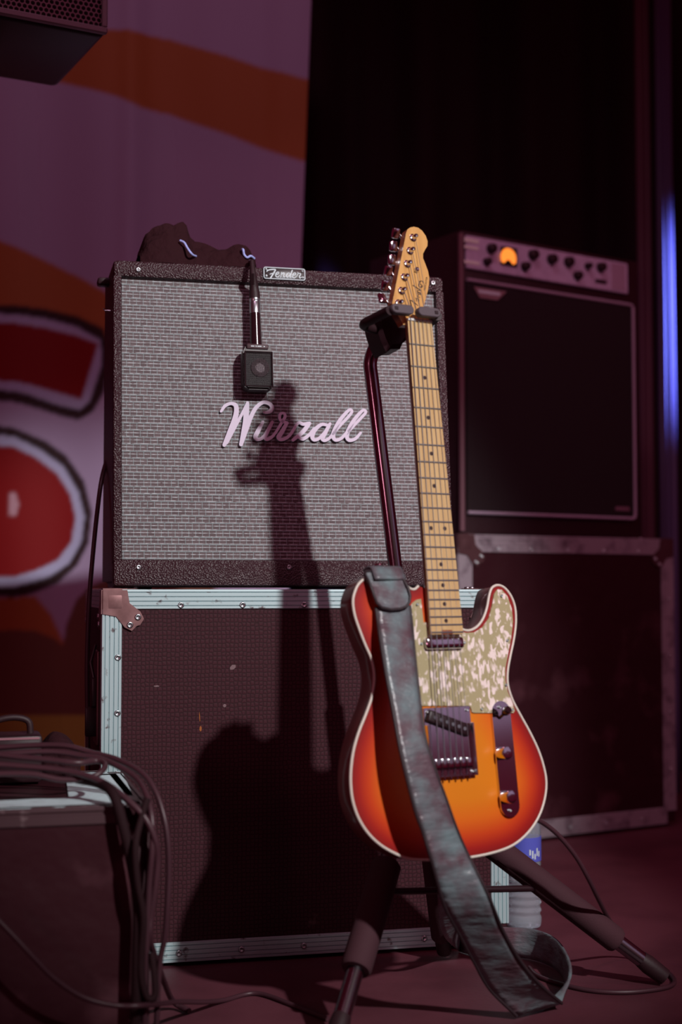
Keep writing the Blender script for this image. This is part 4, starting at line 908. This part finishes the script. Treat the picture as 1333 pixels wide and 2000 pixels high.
for zx, zy, r in ((265, 245, 0.013), (500, 280, 0.014), (605, 305, 0.014), (700, 320, 0.014), (455, 345, 0.012), (750, 397, 0.012), (882, 350, 0.013), (808, 343, 0.009), (240, 318, 0.010)):
    u, v = B5(zx, zy, -0.012); bm = bmesh.new(); lathe(bm, [(r * 1.05, 0), (r, 0.006), (r * 0.85, 0.016), (r * 0.6, 0.018), (0, 0.018)], face_y(u, v, -0.005), 20); obj('knob', bm, M_BLACK, pn, 40)
def panel_box(name, z0, z1, m, y=-0.0055, h=0.003, bev=0.001, par=None):
    a, b = B5(*z0, y), B5(*z1, y); bm = bmesh.new(); box(bm, ((a[0] + b[0]) / 2, y, (a[1] + b[1]) / 2), (abs(b[0] - a[0]), h, abs(b[1] - a[1])), bev, 1); return obj(name, bm, m, par or pn)
me_ = panel_box('meter', (312, 232), (404, 352), M_BLACK, -0.006, 0.006)
mc = B5(356, 310, -0.009); bm = bmesh.new(); arch = []
mw = abs(B5(402, 290, -0.009)[0] - B5(312, 290, -0.009)[0]) / 2 * 0.95; mh = mw * 0.95
for k in range(17): th = math.pi * (1 - k / 16) ; arch.append((mc[0] + mw * math.cos(th), mc[1] + 0.006 + mh * math.sin(th)))
arch += [(mc[0] + mw * 0.95, mc[1] - 0.006), (mc[0] + mw * 0.6, mc[1] - 0.010), (mc[0] + mw * 0.25, mc[1] - 0.002), (mc[0], mc[1] + 0.001), (mc[0] - mw * 0.25, mc[1] - 0.002), (mc[0] - mw * 0.6, mc[1] - 0.010), (mc[0] - mw * 0.95, mc[1] - 0.006)]
prism(bm, arch, lambda p: Vector((p[0], -0.0100, p[1])), lambda p: Vector((p[0], -0.0088, p[1]))); obj('meter_glow', bm, mat('meter_light', (0.9, 0.35, 0.05), 0.5, emis=((1.0, 0.27, 0.035), 1.15)), me_)
for z0_, z1_ in (((108, 182), (190, 222)), ((108, 226), (188, 258)), ((108, 308), (194, 342))): panel_box('input_plate', z0_, z1_, mat('input_plate', (0.85, 0.95, 0.85), 0.4), -0.0058, 0.002)
panel_box('switch', (845, 415), (908, 448), M_BLACK)
panel_box('rack_ear', (935, 325), (1015, 485), mat('ear_grey', (0.42, 0.32, 0.42), 0.5), -0.0055, 0.002)
# grille and pale piping
gz = [(911.7, 544), (1236, 598.5), (1241, 1017), (911.7, 997)]; gp = [L(MB, *p, -0.004) for p in gz]
gx0 = 0.012; gx1 = (gp[1][0] + gp[2][0]) / 2; gz1 = (gp[0][1] + gp[1][1]) / 2; gz0 = (gp[2][1] + gp[3][1]) / 2
bm = bmesh.new(); box(bm, ((gx0 + gx1) / 2, 0.0, (gz0 + gz1) / 2), (gx1 - gx0, 0.010, gz1 - gz0), 0.002, 1); gr = obj('grille', bm, mat('dark_grille_cloth', (0.014, 0.007, 0.009), 0.85, bump=('F1', 500, 0.4, 0.001)), ba)
bm = bmesh.new(); rr = 0.012; loop_ = []
for cx, cz, a0 in ((gx1 - rr, gz1 - rr, 0), (gx0 + rr, gz1 - rr, 90), (gx0 + rr, gz0 + rr, 180), (gx1 - rr, gz0 + rr, 270)):
    for k in range(6): th = R(a0 + 18 * k); loop_.append((cx + rr * math.cos(th), -0.0055, cz + rr * math.sin(th)))
tube(bm, [(gx0, -0.0055, gz0)] + loop_[18:] + loop_[:6] + [(gx0, -0.0055, gz1)], 0.0045, 8); obj('grille_piping', bm, mat('lilac_piping', (0.40, 0.33, 0.42), 0.5), gr, 60)
q0, q1 = B5(160, 460, -0.007), B5(345, 490, -0.007); bm = bmesh.new(); w = q1[0] - q0[0]
zt = q0[1]; prism(bm, [(q0[0], zt), (q0[0] + w, zt - 0.0), (q0[0] + w * 0.72, zt - 0.026), (q0[0] + w * 0.18, zt - 0.026)], lambda p: Vector((p[0], -0.0085, p[1])), lambda p: Vector((p[0], -0.0045, p[1]))); lb_ = obj('maker_badge', bm, mat('badge_metal', (0.40, 0.28, 0.30), 0.4, metal=0.5), gr)
bm = bmesh.new(); box(bm, (q0[0] + w * 0.46, -0.0088, zt - 0.010), (w * 0.66, 0.001, 0.008)); obj('badge_print', bm, M_PALE, lb_)
a, b = L(MB, 1203, 991, -0.006), L(MB, 1230, 999, -0.006); bm = bmesh.new(); box(bm, ((a[0] + b[0]) / 2, -0.006, (a[1] + b[1]) / 2 + 0.002), (b[0] - a[0], 0.002, 0.010)); obj('small_plate', bm, mat('small_plate', (0.22, 0.12, 0.16), 0.5), gr)
bm = bmesh.new(); tube(bm, [(0.002, 0.006, 0.01), (0.002, 0.006, BH - 0.01)], 0.0075, 10); obj('corner_strip', bm, mat('maroon_vinyl', (0.16, 0.075, 0.095), 0.45), ba, 60)

# ================================================================== FOREGROUND CASE WITH CABLES
fr = P(290, 1575, 1.92); FYAW = 15.0; FW, FD, FH = 0.50, 0.375, fr.z
MF = frame((fr.x - FW * math.cos(R(FYAW)), 1.92 - FW * math.sin(R(FYAW)), 0), FYAW)
fc = flight_case('flight_case', 'low scuffed black case with cables draped over it', MF, FW, FD, FH, 0.022, M_SCUFF, mat('worn_dark_edge', (0.075, 0.038, 0.045), 0.5, metal=0.3, noise=(22, (0.20, 0.14, 0.15), (0.60, 0.66))), M_BALL, [], [], z0=0.008, corners=False, ridges=1)
for x in (0.05, 0.45):
    for y in (0.05, 0.325):
        bm = bmesh.new(); box(bm, (x, y, 0.004), (0.04, 0.04, 0.0085), 0.001); obj('foot', bm, M_RUBBER, fc)
M_TAPE = mat('silver_tape', (0.66, 0.84, 0.88), 0.45, metal=0.1, noise=(30, (0.40, 0.48, 0.50), (0.55, 0.7)), bump=('noise', 40, 0.5, 0.004))
for (x, y, w, d, a) in ((0.27, 0.045, 0.40, 0.080, 2), (0.452, 0.21, 0.088, 0.24, -3), (0.40, 0.335, 0.16, 0.05, 4)):
    bm = bmesh.new(); nx_ = 14; Mt = Matrix.Translation((x, y, FH + 0.0030)) @ Matrix.Rotation(R(a), 4, 'Z')
    rows_ = []
    for i in range(nx_ + 1):
        t = -0.5 + i / nx_; jag = 0.0015 * math.sin(i * 2.7); rows_.append([(Mt @ Vector((t * w, (-0.5 * d + jag), 0))), (Mt @ Vector((t * w, 0.5 * d + jag, 0)))])
    A = [bm.verts.new(r[0]) for r in rows_]; B = [bm.verts.new(r[1]) for r in rows_]
    for i in range(nx_): bm.faces.new((A[i], A[i + 1], B[i + 1], B[i]))
    o = obj('tape_strip', bm, M_TAPE, fc); s = o.modifiers.new('thickness', 'SOLIDIFY'); s.thickness = 0.0008
def cable(label, pts, r=0.0042, m=M_CABLE, cat='cable', name='cable', k=7, group=None):
    w = []
    for p in pts:
        w.append(PZ(p[0], p[1], r + 0.0005) if len(p) == 2 else (P(*p[:3])))
    base = Vector((w[-1].x, w[-1].y, min(q.z for q in w)))
    bm = bmesh.new(); tube(bm, [q - base for q in cat_rom(w, k)], r, 10); o = obj(name, bm, m, None, 60); o.location = base
    return tag(o, label, cat, group)
cable('outermost cable looping over the low case and down its right edge', [(-30, 1462, 2.05), (65, 1456, 2.04), (130, 1457, 2.03), (179, 1470, 2.02), (228, 1483, 2.00), (276, 1509, 1.97), (302, 1542, 1.95), (319, 1590, 1.935), (328, 1643, 1.93), (330, 1708, 1.93), (327, 1773, 1.93), (322, 1831, 1.935), (314, 1870, 1.94), (309, 1930, 1.94), (306, 2000, 1.94)], 0.0040)
cable('cable bent into a tight loop on top of the low case', [(-30, 1470, 1.99), (32, 1478, 1.98), (97, 1484, 1.97), (150, 1490, 1.965), (188, 1486, 1.985), (205, 1492, 1.975), (199, 1506, 1.955), (175, 1519, 1.945), (120, 1523, 1.94), (60, 1512, 1.94), (-30, 1512, 1.94)], 0.0042)
cable('cable running from the case top to the floor beside it', [(-30, 1492, 1.955), (32, 1496, 1.95), (130, 1506, 1.94), (195, 1525, 1.925), (244, 1558, 1.905), (283, 1597, 1.895), (303, 1640, 1.895), (308, 1680, 1.90), (304, 1730, 1.90), (295, 1789, 1.90), (293, 1830, 1.90), (302, 1866, 1.93), (318, 1910, 2.02), (338, 1955, 2.14), (370, 1975)], 0.0044)
cable('inner cable arching beside the outermost one on the low case', [(-30, 1476, 2.02), (90, 1468, 2.02), (160, 1476, 2.01), (208, 1486, 1.995), (260, 1515, 1.965), (284, 1548, 1.930), (296, 1592, 1.905), (298, 1650, 1.896), (292, 1720, 1.896), (288, 1800, 1.896), (285, 1900, 1.896), (282, 2000, 1.896)], 0.0042)
cable('thick black cable hanging down the front of the low case', [(150, 1520, 1.955), (195, 1530, 1.93), (222, 1552, 1.895), (240, 1610, 1.885), (258, 1691, 1.885), (270, 1773, 1.885), (268, 1870, 1.885), (266, 1960, 1.885), (262, 2030, 1.885)], 0.0070, mat('matt_black_cable', (0.018, 0.006, 0.008), 0.8, spec=0.2))
cable('short black cable crossing the thick one on the low case', [(288, 1560, 1.905), (278, 1592, 1.895), (265, 1650, 1.872), (268, 1720, 1.87), (280, 1790, 1.875), (276, 1860, 1.88), (276, 1905, 1.88), (284, 1940, 1.88), (294, 1952, 1.88), (303, 1940, 1.885), (301, 1900, 1.89), (296, 1860, 1.895)], 0.0046, mat('matt_black_cable', (0.018, 0.006, 0.008), 0.8, spec=0.2))
cable('long thin cable sagging before the low case onto the stage floor', [(-30, 1770, 1.80), (29, 1831, 1.805), (65, 1870, 1.81), (107, 1912, 1.82), (163, 1948, 1.835), (227, 1964, 1.85), (292, 1963, 1.875), (345, 1957, 2.03), (400, 1957, 2.13), (440, 1953), (500, 1940), (570, 1962), (640, 1990)], 0.0036)
cable('black cable hanging down behind the guitar amplifier beside the banner', [(215, 880, 2.64), (200, 930, 2.56), (190, 1000, 2.53), (180, 1100, 2.52), (174, 1180, 2.52), (170, 1300, 2.52), (171, 1400, 2.52), (172, 1550, 2.52), (170, 1700, 2.52), (165, 1830)], 0.0042)
gj = MG @ Vector((max(xs) * 0.92, THK * 0.55, 0.045))
cable('black cable dropping from the guitar to the floor behind the stand leg', [(1046, 1600, 2.135), (1064, 1609, 2.145), (1092, 1632, 2.155), (1125, 1672, 2.17), (1150, 1716, 2.19), (1170, 1757, 2.23), (1192, 1798, 2.31), (1225, 1842, 2.42), (1275, 1880), (1312, 1905), (1316, 1922), (1285, 1932), (1220, 1938), (1150, 1934), (1090, 1920), (1050, 1905), (1035, 1890)], 0.0036)
# gear on the rear of the low case
def case_top(px, py, y): return L(MF, px, py, y)
a, b = L(MF, -30, 1470, 0.25), L(MF, 84, 1417, 0.25)
ad = thing('power_supply', 'dark boxy power supply with handle on the low case', 'power supply', MF @ Matrix.Translation(((a[0] + b[0]) / 2, 0.29, FH + 0.003)))
bm = bmesh.new(); box(bm, (0, 0, 0.035), (b[0] - a[0], 0.08, 0.07), 0.006); obj('housing', bm, M_BLACK, ad, 40)
bm = bmesh.new(); tube(bm, cat_rom([(-0.03, 0, 0.068), (-0.026, 0, 0.088), (0.0, 0, 0.094), (0.022, 0, 0.088), (0.026, 0, 0.068)], 5), 0.005, 8); obj('handle', bm, M_RUBBER, ad, 60)
bm = bmesh.new(); box(bm, (0, -0.0405, 0.066), (b[0] - a[0] - 0.01, 0.002, 0.003)); obj('edge_highlight', bm, mat('maroon_highlight', (0.30, 0.14, 0.17), 0.4), ad)  # paler strip, a painted highlight along the top front edge of the housing
a, b = L(MF, 82, 1452, 0.30), L(MF, 122, 1413, 0.30)
bm = bmesh.new(); 
for v in bmesh.ops.create_uvsphere(bm, u_segments=24, v_segments=14, radius=1.0)['verts']:
    x, y, z = v.co; z2 = max(z, -0.55); k = 1 + 0.10 * math.sin(5 * x + 2 * z) + 0.06 * math.sin(9 * y)
    v.co = Vector((x * 0.032 * k, y * 0.040 * k, (z2 + 0.55) * 0.042 * (1 - 0.25 * x)))
pu = obj('cloth_pouch', bm, M_CLOTHBLACK, None, 60); pu.matrix_world = MF @ Matrix.Translation(((a[0] + b[0]) / 2 + 0.016, 0.315, FH + 0.0042))
tag(pu, 'small slumped black pouch beside the power supply', 'pouch')

# ================================================================== WATER BOTTLE
wb = PZ(1024, 1818, 0.0); bot = thing('water_bottle', 'clear ribbed plastic water bottle standing beside the big flight case', 'bottle', Matrix.Translation((wb.x + 0.004, wb.y + 0.03, 0)))
prof = [(0.022, 0.006), (0.026, 0.0005), (0.031, 0.004), (0.0325, 0.012)]
for k in range(7): z = 0.020 + 0.014 * k; prof += [(0.0325, z), (0.0300, z + 0.005), (0.0300, z + 0.007), (0.0325, z + 0.012)]
prof += [(0.0318, 0.122), (0.0318, 0.170), (0.0325, 0.174), (0.031, 0.190), (0.024, 0.212), (0.0135, 0.228), (0.0125, 0.240)]
bm = bmesh.new(); lathe(bm, prof, None, 36); sh = obj('shell', bm, mat('clear_plastic', (0.66, 0.74, 0.82), 0.08, trans=0.72, ior=1.33), bot, 40)
bm = bmesh.new(); lathe(bm, [(0.0330, 0.124), (0.0330, 0.168)], None, 36); lb2 = obj('label_band', bm, mat('blue_label', (0.10, 0.12, 0.55), 0.4), bot, 40)
bm = bmesh.new()
for k in range(5): th = R(-90 + 14 + 9 * k); box(bm, (0, 0, 0), (0.003, 0.0006, 0.010 + 0.004 * (k % 2)), 0, 1, Matrix.Translation((0.0333 * math.cos(th), 0.0333 * math.sin(th), 0.142 - 0.004 * (k % 3))) @ Matrix.Rotation(th + math.pi / 2, 4, 'Z'))
tag(obj('label_print', bm, M_PALE, lb2), kind='stuff')
bm = bmesh.new(); lathe(bm, [(0.0150, 0.232), (0.0152, 0.245), (0.0145, 0.249), (0, 0.249)], None, 24); obj('cap', bm, mat('cap_white', (0.7, 0.7, 0.75), 0.4), bot, 40)

# ================================================================== LOUDSPEAKER ABOVE
sc_ = P(213, 68, 2.60); SY = 28.0; SW, SD, SH = 0.36, 0.32, 0.52
org = Vector((sc_.x - SW * math.cos(R(SY)), 2.60 - SW * math.sin(R(SY)), sc_.z)); MK = frame(org, SY)
spk = thing('loudspeaker', 'black loudspeaker with honeycomb grille hanging high before the banner', 'speaker', MK @ Matrix.Translation((SW / 2, SD / 2, 0)))
KI = Matrix.Translation((-SW / 2, -SD / 2, 0))
bm = bmesh.new(); box(bm, (SW / 2, SD / 2 + 0.008, SH / 2), (SW, SD - 0.004, SH), 0.016, 3, KI); obj('cabinet', bm, M_BLACK, spk, 40)
M_FRAME = mat('grille_frame_grey', (0.30, 0.22, 0.26), 0.45, metal=0.4)
for nm, c, s in (('frame_bar', (SW / 2, 0.004, 0.007), (SW - 0.006, 0.012, 0.012)), ('frame_bar', (SW / 2, 0.004, SH - 0.007), (SW - 0.006, 0.012, 0.012)), ('frame_bar', (0.008, 0.004, SH / 2), (0.010, 0.012, SH - 0.026)), ('frame_bar', (SW - 0.008, 0.004, SH / 2), (0.010, 0.012, SH - 0.026))):
    bm = bmesh.new(); box(bm, c, s, 0.002, 1, KI); obj(nm, bm, M_FRAME, spk)
bm = bmesh.new(); pt = 0.0100; ry = pt * math.sqrt(3) / 2; row = 0; z = 0.016
while z < SH - 0.018:
    x = 0.016 + (pt / 2 if row % 2 else 0)
    while x < SW - 0.016:
        oo = [bm.verts.new(KI @ Vector((x + pt / math.sqrt(3) * math.cos(R(60 * k + 30)), 0.002, z + pt / math.sqrt(3) * math.sin(R(60 * k + 30))))) for k in range(6)]
        ii = [bm.verts.new(KI @ Vector((x + pt * 0.43 * math.cos(R(60 * k + 30)), 0.002, z + pt * 0.43 * math.sin(R(60 * k + 30))))) for k in range(6)]
        for k in range(6): bm.faces.new((oo[k], oo[(k + 1) % 6], ii[(k + 1) % 6], ii[k]))
        x += pt
    z += ry; row += 1
bmesh.ops.remove_doubles(bm, verts=bm.verts[:], dist=0.0004)
go = obj('grille', bm, M_STEEL, spk); s = go.modifiers.new('thickness', 'SOLIDIFY'); s.thickness = 0.0015
cen = MK @ Vector((SW / 2, SD / 2 + 0.01, 0)); ss = thing('speaker_stand', 'black pole stand carrying the high loudspeaker', 'stand', Matrix.Translation((cen.x, cen.y, 0)))
bm = bmesh.new(); tube(bm, [(0, 0, 0.10), (0, 0, 0.9)], 0.019, 14); tube(bm, [(0, 0, 0.9), (0, 0, cen.z + 0.004)], 0.0165, 14); obj('pole', bm, M_BLACK, ss, 60)
for an in (95, 200, 305):
    bm = bmesh.new(); tube(bm, [(0, 0, 0.22), (0.19 * math.cos(R(an)), 0.19 * math.sin(R(an)), 0.010)], 0.010, 10); obj('leg', bm, M_BLACK, ss, 60)
